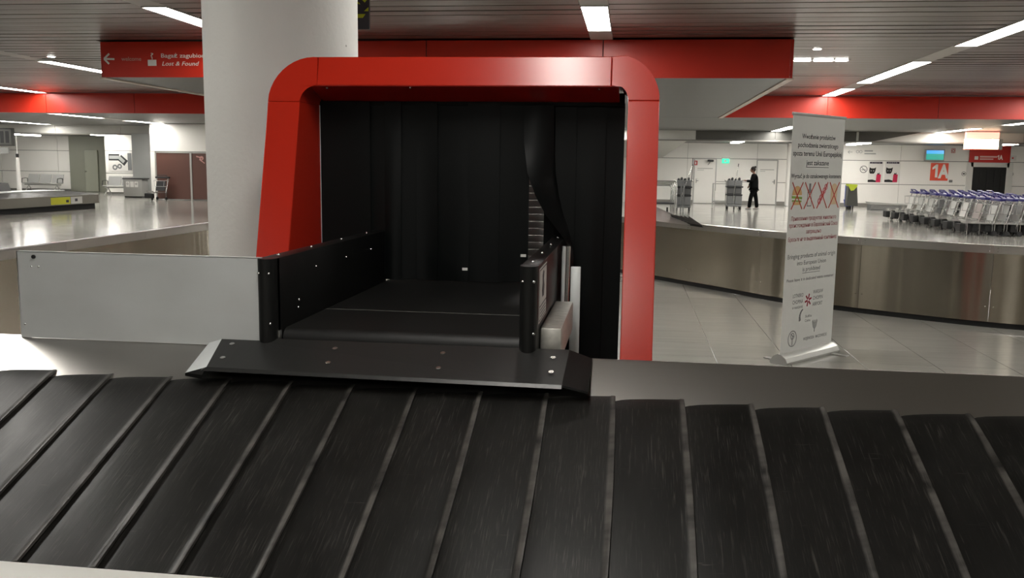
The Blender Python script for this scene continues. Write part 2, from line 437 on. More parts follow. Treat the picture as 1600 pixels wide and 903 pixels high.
# fascia of the low ceiling along the far wall: pale at the sides, dark in the middle
t6 = struct(MB().box(HX0, HX1, SY+0.03, SY+0.08, ZF, ZL+0.05).build('trim_6', M_gap, smooth=None))
fx = [HX0] + [s for s in SEAMS if HX0+0.3 < s < HX1-0.3] + [HX1]
for a, b in zip(fx, fx[1:]):
    m_ = M_fasciad if 2 < (a+b)/2 < 9.5 else M_fascia
    MB().box(a+0.01, b-0.01, SY, SY+0.03, ZF, ZL+0.03).build('panel', m_, t6, smooth=None)
MB().box(HX0, HX1, SY-0.05, SY+0.1, ZF-0.05, ZF).build('lower_edge', M_base, t6, smooth=None)
MB().prism([(9.0, ZF+0.01), (9.6, ZF+0.01), (11.4, ZL), (9.0, ZL)], SY-0.012, SY-0.002).build('panel', M_fasciad, t6, smooth=None)
# sloping underside of a flight of stairs at the far wall
st = MB(); st.poly([(-4, SY+0.5, ZL), (2.85, SY+0.5, ZL), (1.42, 42.45, 2.08), (-4, 42.45, 2.08), (-4, SY+0.5, ZL+0.3), (2.85, SY+0.5, ZL+0.3), (1.42, 42.45, 2.45), (-4, 42.45, 2.45)],
        [(0, 1, 2, 3), (7, 6, 5, 4), (0, 4, 5, 1), (1, 5, 6, 2), (2, 6, 7, 3), (3, 7, 4, 0)])
struct(st.build('trim_7', M_fascia, smooth=None))


def panel_wall(name, x0, x1, y, zs, m=M_white, width=3.15, x_seams=None, gap=0.012, rec=0.03, holes=()):
    root = struct(MB().box(x0, x1, y+rec, y+rec+0.15, 0 if zs[0] < 1 else zs[0]-0.02, zs[-1]).build(name, M_joint, smooth=None))
    xs = x_seams or ([x0] + [s for s in SEAMS if x0+0.4 < s < x1-0.4] + [x1])
    for a, b in zip(xs, xs[1:]):
        for c, d in zip(zs, zs[1:]):
            spans = [(a, b)]
            for h0, h1, hz in holes:
                if c < hz:
                    spans = [s for q in spans for s in ((q[0], min(q[1], h0)), (max(q[0], h1), q[1])) if s[1]-s[0] > 0.05]
            for s in spans:
                MB().box(s[0]+gap/2, s[1]-gap/2, y, y+rec, c+gap, d-gap, 0.004, seg=1).build('wall_panel', m, root, smooth=None)
    return root


WY = 42.5
gx0, gx1 = at(1513, 300, Y=WY).x, at(1573, 300, Y=WY).x
gz = at(1540, 259, Y=WY).z
wall_far = panel_wall('wall_far', 1.2, HX1, WY, [0.14, 1.02, 2.08, 3.2], holes=[(gx0, gx1, gz)])
struct(MB().box(1.2, gx0-0.1, WY-0.03, WY+0.02, 0, 0.15).box(gx1+0.1, HX1, WY-0.03, WY+0.02, 0, 0.15).build('baseboard_far', M_base, smooth=None))
# left far side: white wall, grey-green recess with a door, map wall, grey pier, white wall over brown doors
LX = lambda px, Y: at(px, 260, Y=Y).x
panel_wall('wall_left_far', HX0, LX(110, 42.3), 42.3, [0.1, 1.0, 2.05, 3.2])
struct(MB().box(LX(110, 42.3), LX(170, 42.3), 42.25, 42.4, 0, 3.2).build('wall_recess', M_green, smooth=None))
d1 = struct(MB().box(LX(133, 42.2), LX(153, 42.2), 42.18, 42.25, 0.02, 2.1, 0.01).build('door_1', mat('green_door', (0.30, 0.31, 0.25), 0.45), smooth=None))
MB().box(LX(134, 42.2), LX(136, 42.2), 42.1, 42.18, 1.0, 1.05).build('door_handle', M_bolt, d1)
struct(MB().box(LX(165, 39.6)-0.02, LX(165, 39.6), 39.6, 42.25, 0, 3.2).build('wall_recess_side', M_green, smooth=None))
panel_wall('wall_map', LX(165, 39.6), LX(209, 39.6), 39.6, [0.1, 1.0, 2.05, 3.2])
struct(MB().box(LX(207, 37.3), LX(236, 37.3)+0.5, 37.3, 37.58, 0, ZF, 0.01).build('wall_pier', M_bluegrey, smooth=None))
bz = at(280, 238, Y=35.3).z
panel_wall('wall_doors', LX(235.5, 35.3), -8.0, 35.3, [bz+0.03, ZL], m=M_white)
struct(MB().box(LX(235.5, 35.3), LX(242, 35.3), 35.3, 35.45, 0, bz+0.03).build('wall_door_jamb', M_white, smooth=None))
bx = [LX(243, 35.3), LX(298, 35.3), LX(298, 35.3)+1.55, LX(298, 35.3)+3.1]
for k, (a, b) in enumerate(zip(bx, bx[1:])):
    d = struct(MB().box(a+0.03, b-0.03, 35.33, 35.39, 0.03, bz-0.02, 0.01).build('door_%d' % (k+2), M_brown, smooth=None))
    MB().box(a, a+0.04, 35.3, 35.4, 0, bz).box(b-0.04, b, 35.3, 35.4, 0, bz).box(a, b, 35.3, 35.4, bz-0.03, bz+0.02).build('door_frame', M_seat, d, smooth=None)
struct(MB().box(bx[-1], -8, 35.33, 35.45, 0, bz).build('wall_doors_lower', M_white, smooth=None))
MB_ = MB().box(-8, 1.2, WY+0.05, WY+0.2, 0, 3.2)
struct(MB_.build('wall_middle', M_white, smooth=None))
struct(MB().box(HX0-0.2, HX0, HY0, HY1+0.5, 0, 4).build('wall_left', M_white, smooth=None))
struct(MB().box(HX1, HX1+0.2, HY0, HY1+0.5, 0, 4).build('wall_right', M_white, smooth=None))
struct(MB().box(HX0, HX1, HY0-0.2, HY0, 0, 4).build('wall_back', M_white, smooth=None))
struct(MB().box(LX(1231, 41.3), LX(1242, 41.3), 41.3, 41.7, 0, ZF, 0.02).build('wall_pillar', M_white, smooth=None))

# round concrete column
cp_ = at(440, 60, Y=6.3)
colm = MB(); n = 64
prof = [(0.540, 0.0), (0.540, ZU+0.1)]
rings = [[colm.bm.verts.new((cp_.x + r*math.cos(2*math.pi*k/n), 6.3 + r*math.sin(2*math.pi*k/n), z)) for k in range(n)] for r, z in prof]
for k in range(n): colm.bm.faces.new((rings[0][k], rings[0][(k+1) % n], rings[1][(k+1) % n], rings[1][k]))
column = struct(colm.build('column', M_column, smooth=40), 'round white painted concrete column behind the red portal')
nt = M_column.node_tree; b_ = nt.nodes['Principled BSDF']; vor = nt.nodes.new('ShaderNodeTexVoronoi'); vor.inputs['Scale'].default_value = 3.0
tc_ = nt.nodes.new('ShaderNodeTexCoord'); nt.links.new(tc_.outputs['Object'], vor.inputs['Vector'])
rp_ = nt.nodes.new('ShaderNodeMapRange'); rp_.inputs[1].default_value = 0.018; rp_.inputs[2].default_value = 0.03; nt.links.new(vor.outputs['Distance'], rp_.inputs[0])
mx_ = nt.nodes.new('ShaderNodeMix'); mx_.data_type = 'RGBA'; mx_.inputs[6].default_value = (0.22, 0.21, 0.20, 1)
nt.links.new(rp_.outputs[0], mx_.inputs[0]); src = b_.inputs['Base Color'].links[0].from_socket; nt.links.new(src, mx_.inputs[7]); nt.links.new(mx_.outputs[2], b_.inputs['Base Color'])

# ------------------------------------------------------------------ ceiling lamps
lamp_me = {}


def lamp(x, y0, y1, z, label, group='long ceiling lamps', w=0.36, drop=0.0):
    L_ = round(y1-y0, 2)
    if (L_, w) not in lamp_me:
        lamp_me[(L_, w)] = (MB().box(-w/2, w/2, 0, L_, -0.004, drop).mesh('diffuser', M_lamp),
                       MB().box(-w/2-0.012, -w/2, 0, L_, drop-0.012, drop+0.01).box(w/2, w/2+0.012, 0, L_, drop-0.012, drop+0.01).box(-w/2-0.012, w/2+0.012, -0.012, 0, drop-0.012, drop+0.01).box(-w/2-0.012, w/2+0.012, L_, L_+0.012, drop-0.012, drop+0.01).mesh('frame', M_strip))
    t = thing('ceiling_lamp', label, 'lamp', (x, y0, z-0.006), group=group)
    link('diffuser', lamp_me[(L_, w)][0], t); link('frame', lamp_me[(L_, w)][1], t)
    return t


S0, S1, S2 = STRIPS[5], STRIPS[6], STRIPS[7]     # -0.57, 5.73, 12.03
A, B_, C_, D_ = STRIPS[4], STRIPS[3], STRIPS[2], STRIPS[1]   # -6.87, -13.17, -19.47, -25.77
lamp(S0, 12.68, 14.88, ZU, 'short white ceiling lamp directly above the red portal')
lamp(S1, 12.45, 16.87, ZU, 'long white ceiling lamp in the top right corner')
lamp(S1, 19.23, 23.77, ZU, 'middle lamp of the lit ceiling strip above the banner')
lamp(S1, 25.4, 27.85, ZU, 'ceiling lamp touching the red band above the banner')
lamp(A, 12.43, 16.85, ZU, 'white ceiling lamp running behind the top of the column')
lamp(B_, 19.0, 23.4, ZU, 'white ceiling lamp beside the red lost and found sign')
lamp(C_, 24.0, 27.85, ZU, 'white ceiling lamp touching the red band at left edge')
lamp(C_, 28.3, 31.15, ZL, 'ceiling lamp just below the red band above the seats')
lamp(C_, 32.9, 37.4, ZL, 'ceiling lamp above the brown doors')
lamp(D_, 33.0, 37.2, ZL, 'low ceiling lamp at the left edge above the white wall')
lamp(S1, 33.1, 37.5, ZL, 'ceiling lamp just left of the banner top')
lamp(S2, 33.6, 37.5, ZL, 'ceiling lamp in front of the lit gate sign')
lamp(S2, 28.3, 31.1, ZL, 'ceiling lamp below the red band at the right edge')
for px0, py0, px1, py1, lab in ((1319, 226, 1361, 221, 'low lamp over the wall right of the banner'), (1141, 223, 1165, 218, 'low lamp shining on the wall above the green exit sign'),
                                (1565, 222, 1600, 219, 'low lamp at the right edge above gate door'), (20, 208, 38, 210, 'low lamp shining on the white wall beside the monitor'),
                                (117, 206, 183, 212, 'low lamp above the grey-green recess'), (277, 208, 323, 213, 'low lamp above the map poster')):
    p_ = at((px0+px1)/2, (py0+py1)/2, Z=ZF)
    yy = min(max(p_.y, SY+0.6), 41.2)
    lamp(p_.x*yy/p_.y, max(SY+0.4, yy-1.6), min(42.2, yy+1.4), ZF-0.05, lab, w=0.3, drop=0.055)
# the strips run on over the near side of the hall
lamp(S0, 0.9, 3.5, ZU, 'white lamp overhead between the viewer and the red portal', 'overhead lamps near the viewer')
lamp(S0, 6.6, 9.0, ZU, 'white lamp overhead behind the red portal', 'overhead lamps near the viewer')
lamp(-5.25, 3.9, 5.4, ZU-0.01, 'added white lamp overhead left of the column', 'overhead lamps near the viewer', w=0.5)  # extra lamp off the strips, added for the glare on rim and plates
lamp(S1, 5.2, 8.2, ZU, 'white lamp overhead right of the banner', 'overhead lamps near the viewer')
lamp(S0, -4.4, -1.6, ZU, 'unseen white lamp overhead behind the viewer in the middle strip', 'overhead lamps near the viewer')  # unseen lamps behind the viewer, added to brighten surfaces that face it
lamp(A, -3.4, -0.8, ZU, 'unseen white lamp overhead behind the viewer on the left', 'overhead lamps near the viewer')
lamp(S1, -2.8, -0.2, ZU, 'unseen white lamp overhead behind the viewer on the right', 'overhead lamps near the viewer')
ordn_ = {}; names_ = {D_: 'outermost left strip', C_: 'second strip from the left wall', B_: 'strip left of the column', S2: 'strip at the right wall', S1: 'strip above the banner', A: 'strip over the column', S0: 'strip over the portal'}
for x, y0, L_, z_ in ((D_, 5.8, 4.4, ZU), (C_, 5.8, 4.4, ZU), (B_, 5.8, 4.4, ZU), (S2, 5.8, 4.4, ZU), (C_, 12.4, 3.8, ZU), (D_, 12.4, 3.8, ZU), (D_, 19.0, 3.8, ZU), (D_, 24.0, 3.8, ZU), (S2, 12.4, 3.8, ZU), (S2, 19.0, 3.8, ZU), (S2, 24.0, 3.8, ZU),
                      (A, 30.5, 3, ZL), (B_, 30.5, 3, ZL), (S0, 30.5, 3, ZL), (A, 34.4, 2.9, ZL), (B_, 34.0, 0.9, ZL), (S0, 34.4, 2.9, ZL), (S1, 28.4, 2.8, ZL), (D_, 28.3, 3, ZL), (A, 21.0, 3, ZL), (S0, 21.0, 3, ZL)):
    ordn_[x] = ordn_.get(x, -1) + 1
    lamp(x, y0, y0+L_, z_, '%s hidden ceiling lamp of the %s' % (('first', 'second', 'third', 'fourth', 'fifth', 'sixth')[ordn_[x]], names_[x]), 'ceiling lamps of the outer strips')

# ------------------------------------------------------------------ the near carousel
car = thing('baggage_carousel', 'near baggage carousel of black overlapping sloped plates with a steel rim', 'carousel', (0, 2.36, 0))
SL = math.atan2(0.365, 0.97)


def pallet_mesh():
    xs = [-0.290, -0.272, -0.2555, -0.235, -0.20, -0.14, -0.08, -0.045, -0.030, -0.020, -0.012, -0.005, 0.0]
    zs = [-0.012, -0.010, -0.0075, -0.005, -0.0025, 0.0, 0.002, 0.003, 0.0036, 0.0046, 0.0072, 0.0094, 0.0096]
    ts = [0.0, 0.03, 0.12, 0.25, 0.4, 0.55, 0.7, 0.82, 0.91, 0.96, 0.985, 1.0]
    mb = MB(); bm = mb.bm; top = []; bot = []
    for i, x in enumerate(xs):
        ymax = 1.036 - 0.010*math.exp(-max(0, x+0.2555)/0.05) - 0.006*math.exp((x)/0.012)
        rt_, rb_ = [], []
        for t in ts:
            y = t*ymax
            drop = 0.010*max(0, (t-0.93)/0.07)**2
            bow = 0.006*math.sin(math.pi*t)*(1 if i > 0 else 1)
            z = zs[i]*(1.0 - 0.35*t) - drop + 0.006*math.sin(math.pi*t)
            rt_.append(bm.verts.new((x+bow, y, z))); rb_.append(bm.verts.new((x+bow, y, z-0.011)))
        top.append(rt_); bot.append(rb_)
    nx, ny = len(xs), len(ts)
    for i in range(nx-1):
        for j in range(ny-1):
            bm.faces.new((top[i][j], top[i+1][j], top[i+1][j+1], top[i][j+1])); bm.faces.new((bot[i][j], bot[i][j+1], bot[i+1][j+1], bot[i+1][j]))
    for i in range(nx-1):
        bm.faces.new((top[i][0], bot[i][0], bot[i+1][0], top[i+1][0])); bm.faces.new((top[i][-1], top[i+1][-1], bot[i+1][-1], bot[i][-1]))
    for j in range(ny-1):
        bm.faces.new((top[0][j], top[0][j+1], bot[0][j+1], bot[0][j])); bm.faces.new((top[-1][j], bot[-1][j], bot[-1][j+1], top[-1][j+1]))
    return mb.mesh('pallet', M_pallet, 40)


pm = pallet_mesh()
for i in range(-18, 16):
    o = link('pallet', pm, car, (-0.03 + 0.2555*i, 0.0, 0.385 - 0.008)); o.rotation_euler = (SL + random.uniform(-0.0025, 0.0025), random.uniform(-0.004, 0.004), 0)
X0, X1 = -4.75, 3.9


def sweep_x(prof, x0, x1, name, m, parent, bevsmooth=30):
    return MB().prism(prof, x0, x1, 'x').build(name, m, parent, smooth=bevsmooth)


r0 = 2.36
for a, b in ((X0, X1),):
    sweep_x([(3.24-r0, 0.690), (3.505-r0, 0.832), (3.520-r0, 0.838), (3.533-r0, 0.836), (3.54-r0, 0.828), (3.54-r0, 0.80), (3.525-r0, 0.80), (3.515-r0, 0.820), (3.24-r0, 0.672)], a, b, 'rim', M_rimsteel, car)
for k in range(6):
    MB().box(X0+1.44*k+0.002, X0+1.44*(k+1)-0.002, 3.525-r0, 3.540-r0, 0.08, 0.80).build('back_panel', M_steel, car, smooth=None)
sweep_x([(3.50-r0, 0.0), (3.53-r0, 0.0), (3.53-r0, 0.08), (3.50-r0, 0.08)], X0, X1, 'back_plinth', M_matblack, car)
sweep_x([(-0.15, 0.31), (-0.155, 0.375), (-0.145, 0.386), (-0.02, 0.388), (-0.008, 0.384), (-0.006, 0.31)], X0, X1, 'front_bumper', mat('bumper_steel', (0.66, 0.65, 0.62), 0.45, 0.3, var=0.06), car)
sweep_x([(-0.10, 0.08), (-0.08, 0.08), (-0.08, 0.31), (-0.10, 0.31)], X0, X1, 'front_panel', M_steel, car)
sweep_x([(-0.06, 0.0), (-0.04, 0.0), (-0.04, 0.08), (-0.06, 0.08)], X0, X1, 'front_plinth', M_matblack, car)
sweep_x([(0.0, 0.30), (1.12, 0.62), (1.12, 0.60), (0.0, 0.28)], X0, X1, 'under_tray', M_matblack, car)

# ------------------------------------------------------------------ the feed conveyor that unloads onto it
cv = thing('feed_conveyor', 'black feed conveyor with low side walls coming out of the red portal', 'conveyor', (0, 3.5, 0))
c0 = 3.5
ZB = 0.9
nose = [(0.12 + 0.05*math.sin(math.pi*(1-k/8)) * -1.0, ZB-0.05 + 0.05*math.cos(math.pi*k/8)) for k in range(9)]
MB().prism(nose + [(3.2, ZB-0.10), (3.2, ZB)], -1.448, -0.432, 'x').build('belt', M_belt, cv, smooth=40)
sy_ = (at(508.6, 481.7, Z=ZB).y + at(813, 494, Z=ZB).y)/2 - c0
MB().box(-1.447, -0.433, sy_-0.004, sy_+0.004, ZB, ZB+0.0025).build('belt_seam', mat('seam_grey', (0.06, 0.06, 0.055), 0.5), cv, smooth=None)
MB().cyl((-0.442, 0.12, ZB-0.052), 0.042, 0.022, 'x', 20, 0.003).build('roller_end', M_bolt, cv)
MB().box(-1.44, -0.44, 0.2, 3.2, 0.45, 0.79).build('frame', M_matblack, cv, smooth=None)
for x in (-1.35, -0.53):
    for y in (0.35, 1.6): MB().box(x-0.04, x+0.04, y-0.04, y+0.04, 0, 0.46, 0.005, seg=1).build('leg', M_matblack, cv, smooth=None)
bolt_me = MB().sphere((0, 0, 0), 0.0065, 1, 1, 1, 8, 6).mesh('bolt', M_bolt, 60)
screw_me = MB().cyl((0, 0, 0), 0.011, 0.004, 'z', 16, 0.0012).mesh('screw', M_bolt, 40)
for side, x0, x1 in (('left', -1.530, -1.452), ('right', -0.428, -0.352)):
    w = MB().box(x0, x1, 0.035, 1.72 if side == 'left' else 1.66, 0.80, 1.205, 0.004, seg=2).build('side_wall', M_black, cv)
    xm = (x0+x1)/2; rr = (x1-x0)/2
    cap = [(x0, 0.06)] + [(xm - rr*math.cos(math.pi*k/10), 0.03 - 0.05*math.sin(math.pi*k/10)) for k in range(11)] + [(x1, 0.06)]
    cpo = MB().prism(cap, 0.80, 1.2055, 'z').build('end_cap', M_black, w, smooth=40)
    inner = x1+0.001 if side == 'left' else x0-0.001
    for y in (0.15, 0.55, 1.0, 1.45): link('bolt', bolt_me, w, (xm, y, 1.207))
    for y in (0.5, 0.95, 1.4): link('bolt', bolt_me, w, (inner, y, 1.12))
    for xx, zz in ((xm-0.022, 1.145), (xm+0.022, 1.145), (xm+0.024, 0.935)): link('bolt', bolt_me, cpo, (xx, -0.014, zz))
for px_, py_ in ((467, 468), (466, 480)):
    p_ = at(px_, py_, X=-1.452); link('bolt', bolt_me, cv, (p_.x+0.001, p_.y-c0, p_.z))
MB().box(-1.452, -1.446, 0.03, 0.055, 0.84, 0.90).build('corner_clip', M_bolt, cv, smooth=None)
# bright sheet closing the side of the conveyor
sh = MB(); sh.prism([(-2.605, 0.832), (-1.512, 0.832), (-1.512, 1.208), (-2.609, 1.208)], 0.0, 0.003)
sh.box(-2.609, -1.512, 0.0, 0.028, 1.2055, 1.2085); sh.box(-2.609, -2.605, 0.0, 0.03, 0.832, 1.2085)
sheet = sh.build('side_sheet', M_alu, cv, smooth=None)
p_ = at(53, 401, Y=c0); MB().cyl((p_.x, -0.003, p_.z), 0.0085, 0.007, 'y', 16).build('plug', M_matblack, sheet)
for q in ((49, 416), (60, 416.5), (39, 506)):
    p_ = at(q[0], q[1], Y=c0); link('rivet', MB().sphere((0, 0, 0), 0.005, 1, 0.5, 1, 8, 6).mesh('rivet', M_bolt, 60), sheet, (p_.x, -0.001, p_.z))
MB().box(-2.58, -1.6, 0.012, 0.05, 0.45, 0.84).build('sheet_support', M_matblack, cv, smooth=None)
# transfer plate bridging conveyor and carousel
TL, TR, BR, BL = (-1.692, 0.02, 0.866), (-0.222, 0.02, 0.870), (-0.232, -0.235, 0.786), (-1.648, -0.225, 0.792)
LT, LBt, RT_, RB = (-1.745, 0.0, 0.842), (-1.752, -0.20, 0.757), (-0.128, 0.0, 0.842), (-0.132, -0.235, 0.764)
th = 0.012
tp = MB()
up_ = [TL, TR, BR, BL]; lip = [(-0.232, -0.248, 0.774), (-1.668, -0.238, 0.778)]
pts = up_ + lip + [(p[0], p[1], p[2]-th) for p in up_]
tp.poly(pts, [(0, 1, 2, 3), (3, 2, 4, 5), (9, 8, 7, 6), (5, 4, 8, 9), (0, 6, 7, 1), (1, 7, 8, 4, 2), (0, 3, 5, 9, 6)])
plate = tp.build('transfer_plate', mat('worn_black_plate', (0.018, 0.018, 0.0175), 0.36, 0.3, spec=0.4, var=0.2, vscale=10, stretch=(10, 1, 1), rvar=0.03), cv, smooth=None)


def flange(a, b, c, d, m):
    f = MB(); q = [a, b, c, d]; lo = [(p[0], p[1], p[2]-0.008) for p in q]
    f.poly(q+lo, [(0, 1, 2, 3), (7, 6, 5, 4), (0, 4, 5, 1), (1, 5, 6, 2), (2, 6, 7, 3), (3, 7, 4, 0)]); return f.build('end_flange', m, plate, smooth=None)


flange(TL, BL, LBt, LT, M_alu); flange(TR, RT_, RB, BR, M_black)
f_ = MB(); f_.poly([(-1.648, -0.226, 0.791), (-1.752, -0.201, 0.757), (-1.66, -0.240, 0.762), (-1.648, -0.226, 0.745), (-1.752, -0.201, 0.745), (-1.66, -0.24, 0.745)], [(0, 1, 2), (5, 4, 3), (0, 3, 4, 1), (1, 4, 5, 2), (2, 5, 3, 0)]); f_.build('end_wedge', M_black, plate, smooth=None)
for q in ((362.5, 537.5), (348, 559), (523.5, 544.7), (512.6, 566.7), (692, 552), (685, 575), (864, 559), (861, 581.6)):
    a_ = Vector((TL[0], TL[1]+c0, TL[2])); nrm = (Vector(TR)-Vector(TL)).cross(Vector(BL)-Vector(TL)).normalized()
    if nrm.z < 0: nrm = -nrm
    d_ = at(q[0], q[1], Y=3.4) - EYEP; t_ = (a_-EYEP).dot(nrm)/d_.dot(nrm); p_ = EYEP + d_*t_
    s_ = link('screw', screw_me, plate, (p_.x, p_.y-c0, p_.z+0.001)); s_.rotation_mode = 'QUATERNION'; s_.rotation_quaternion = Vector((0, 0, 1)).rotation_difference(nrm)
# steel box and upright beside the right wall, warning sticker
MB().box(-0.350, -0.262, 0.105, 0.86, 0.80, 0.940, 0.006).build('motor_box', mat('scuffed_steel', (0.50, 0.49, 0.45), 0.4, 0.8, var=0.35, vscale=30), cv)
MB().box(-0.285, -0.235, 0.98, 0.99, 0.45, 1.10, 0.003).build('upright', M_alu, cv)
MB().tube([(-0.305, 1.02, 0.9), (-0.302, 1.02, 1.2)], 0.012, 10).build('conduit', M_bolt, cv)
MB().tube([(-0.325, 1.0, 0.9), (-0.322, 1.0, 1.2)], 0.010, 10).build('conduit', M_alu, cv)
stk = MB(); stk.box(-0.351, -0.3505, 0.04, 0.36, 0.965, 1.190); sticker = stk.build('warning_sticker', M_poster, cv, smooth=None)
e_ = MB()
for (y0, y1, z0, z1) in ((0.05, 0.35, 1.180, 1.184), (0.05, 0.35, 0.972, 0.976), (0.05, 0.056, 0.972, 1.184), (0.344, 0.35, 0.972, 1.184), (0.05, 0.35, 1.03, 1.034)): e_.box(-0.3495, -0.349, y0, y1, z0, z1)
e_.build('sticker_border', M_ink, sticker, smooth=None)
g_ = MB(); g_.prism([(0.17, 1.06), (0.23, 1.06), (0.25, 1.10), (0.22, 1.13), (0.235, 1.16), (0.20, 1.17), (0.165, 1.15), (0.18, 1.12), (0.15, 1.09)], -0.3495, -0.349, 'x'); g_.build('pictogram', M_ink, sticker, smooth=None)
g_ = MB()
for k in range(3): g_.box(-0.3495, -0.349, 0.09, 0.31, 0.985+0.014*k, 0.990+0.014*k)
g_.build('small_print', M_inkgrey, sticker, smooth=None)

# ------------------------------------------------------------------ the red portal
pt = thing('red_portal', 'rounded red lacquered portal framing the black conveyor opening', 'portal', (0, 5.2, 0))
YB = 5.2


def yf(z): return 4.86 + 0.25*(z-1.92)


def slab(poly, name, m, parent, back=YB):
    n = len(poly); mb = MB()
    f = [mb.bm.verts.new((x, yf(z)-YB, z)) for x, z in poly]; b = [mb.bm.verts.new((x, back-YB, z)) for x, z in poly]
    mb.bm.faces.new(f); mb.bm.faces.new(b[::-1])
    for i in range(n): mb.bm.faces.new((f[i], b[i], b[(i+1) % n], f[(i+1) % n]))
    es = [e for e in mb.bm.edges if all(v in f for v in e.verts)]
    bmesh.ops.bevel(mb.bm, geom=es, offset=0.004, segments=1, affect='EDGES', profile=0.5)
    return mb.build(name, m, parent, smooth=20)


g = 0.0012
OL, IL, IR, OR, ZT, ZI, ZC = -2.032, -1.845, -0.025, 0.140, 2.190, 2.030, 1.940
slab([(OL, 0.0), (IL, 0.0), (IL, ZC-g), (OL, ZC-g)], 'leg_panel', M_red, pt)
slab([(IR, 0.0), (OR, 0.0), (OR, ZC+0.015-g), (IR, ZC+0.015-g)], 'leg_panel', M_red, pt)
arc = lambda cx, cz, r, a0, a1, n=10: [(cx + r*math.cos(math.radians(a0+(a1-a0)*k/n)), cz + r*math.sin(math.radians(a0+(a1-a0)*k/n))) for k in range(n+1)]
slab(arc(-1.782, ZC, 0.25, 180, 90) + [(-1.755-g, ZT), (-1.755-g, ZI)] + arc(-1.755, ZC, 0.09, 90, 180), 'corner_panel', M_red, pt)
slab([(-1.755+g, ZI), (-0.118-g, ZI), (-0.118-g, ZT), (-1.755+g, ZT)], 'top_panel', M_red, pt)
slab([(-0.118+g, ZI)] + arc(-0.115, ZC+0.015, 0.09, 60, 0)[0:] + [(OR, ZC+0.015)] + arc(-0.11, ZC+0.015, 0.25, 6, 75) + [(-0.118+g, ZT)], 'corner_panel', M_red, pt)
# inner lining that funnels down to the curtain rail
ln = MB(); ln.poly([(IL+0.05, 4.893-YB, ZI-0.002), (IR-0.05, 4.893-YB, ZI-0.002), (IR-0.05, 0.0, 1.968), (IL+0.02, 0.0, 1.968), (IL+0.05, 4.893-YB, ZI+0.003), (IR-0.05, 4.893-YB, ZI+0.003), (IR-0.05, 0.0, 1.98), (IL+0.02, 0, 1.98)],
        [(0, 1, 2, 3), (7, 6, 5, 4), (0, 4, 5, 1), (2, 6, 7, 3), (0, 3, 7, 4), (1, 5, 6, 2)]); ln.build('lining', M_redin, pt, smooth=None)
for q in ((511, 138), (641, 137.5), (936, 139.5)):
    p_ = at(q[0], q[1], Z=2.018); link('bolt', bolt_me, pt, (p_.x, p_.y-YB, 2.02))
MB().box(IL+0.0, IR-0.02, 0.0, 0.05, 1.945, 2.02, 0.003).build('curtain_rail', M_rubber, pt)
MB().box(IL-0.005, IL+0.003, -0.012, 0.0, 0.3, 1.94).build('edge_strip', M_alu, pt, smooth=None)


def strip(x0, x1, zt, zb, y, amp, ph, name='curtain_strip'):
    mb = MB(); nx, nz = 6, 14; F, Bk = [], []
    for j in range(nz+1):
        t = j/nz; z = zt + (zb-zt)*t; fr, bk = [], []
        for i in range(nx+1):
            u = i/nx; x = x0 + (x1-x0)*u
            yy = y + amp*t*math.sin(ph + u*2.6) + 0.25*amp*math.sin(3*t + ph)
            fr.append(mb.bm.verts.new((x + amp*0.15*t*math.sin(ph*2), yy, z))); bk.append(mb.bm.verts.new((x + amp*0.15*t*math.sin(ph*2), yy+0.004, z)))
        F.append(fr); Bk.append(bk)
    for j in range(nz):
        for i in range(nx):
            mb.bm.faces.new((F[j][i], F[j][i+1], F[j+1][i+1], F[j+1][i])); mb.bm.faces.new((Bk[j][i], Bk[j+1][i], Bk[j+1][i+1], Bk[j][i+1]))
        mb.bm.faces.new((F[j][0], F[j+1][0], Bk[j+1][0], Bk[j][0])); mb.bm.faces.new((F[j][nx], Bk[j][nx], Bk[j+1][nx], F[j+1][nx]))
    for i in range(nx): mb.bm.faces.new((F[nz][i], F[nz][i+1], Bk[nz][i+1], Bk[nz][i]))
    return mb.build(name, M_rubber, pt, smooth=40)


SX = [-1.842, -1.545, -1.435, -1.353, -1.247, -1.138, -0.937, -0.765, -0.592]
for k, (a, b) in enumerate(zip(SX, SX[1:])):
    strip(a-0.012, b+0.006, 1.965, 0.35 if b < -1.44 else 0.915, -0.012 + 0.016*(k % 2), 0.012 + 0.01*(k % 3), k*1.7)
for k, (a, b) in enumerate(((-0.43, -0.323), (-0.325, -0.238), (-0.24, -0.153), (-0.155, -0.048))):
    strip(a-0.01, b+0.006, 1.965, 0.30, 0.02 + 0.014*(k % 2), 0.014, 0.6+k*1.9)
strip(-0.50, -0.42, 1.965, 1.10, 0.045, 0.006, 2.0)
for q in ((818, 399), (727, 420)):
    p_ = at(q[0], q[1], Y=YB-0.02); MB().box(p_.x-0.016, p_.x+0.016, -0.034, -0.030, p_.z-0.008, p_.z+0.008).build('paper_scrap', M_poster, pt, smooth=None)
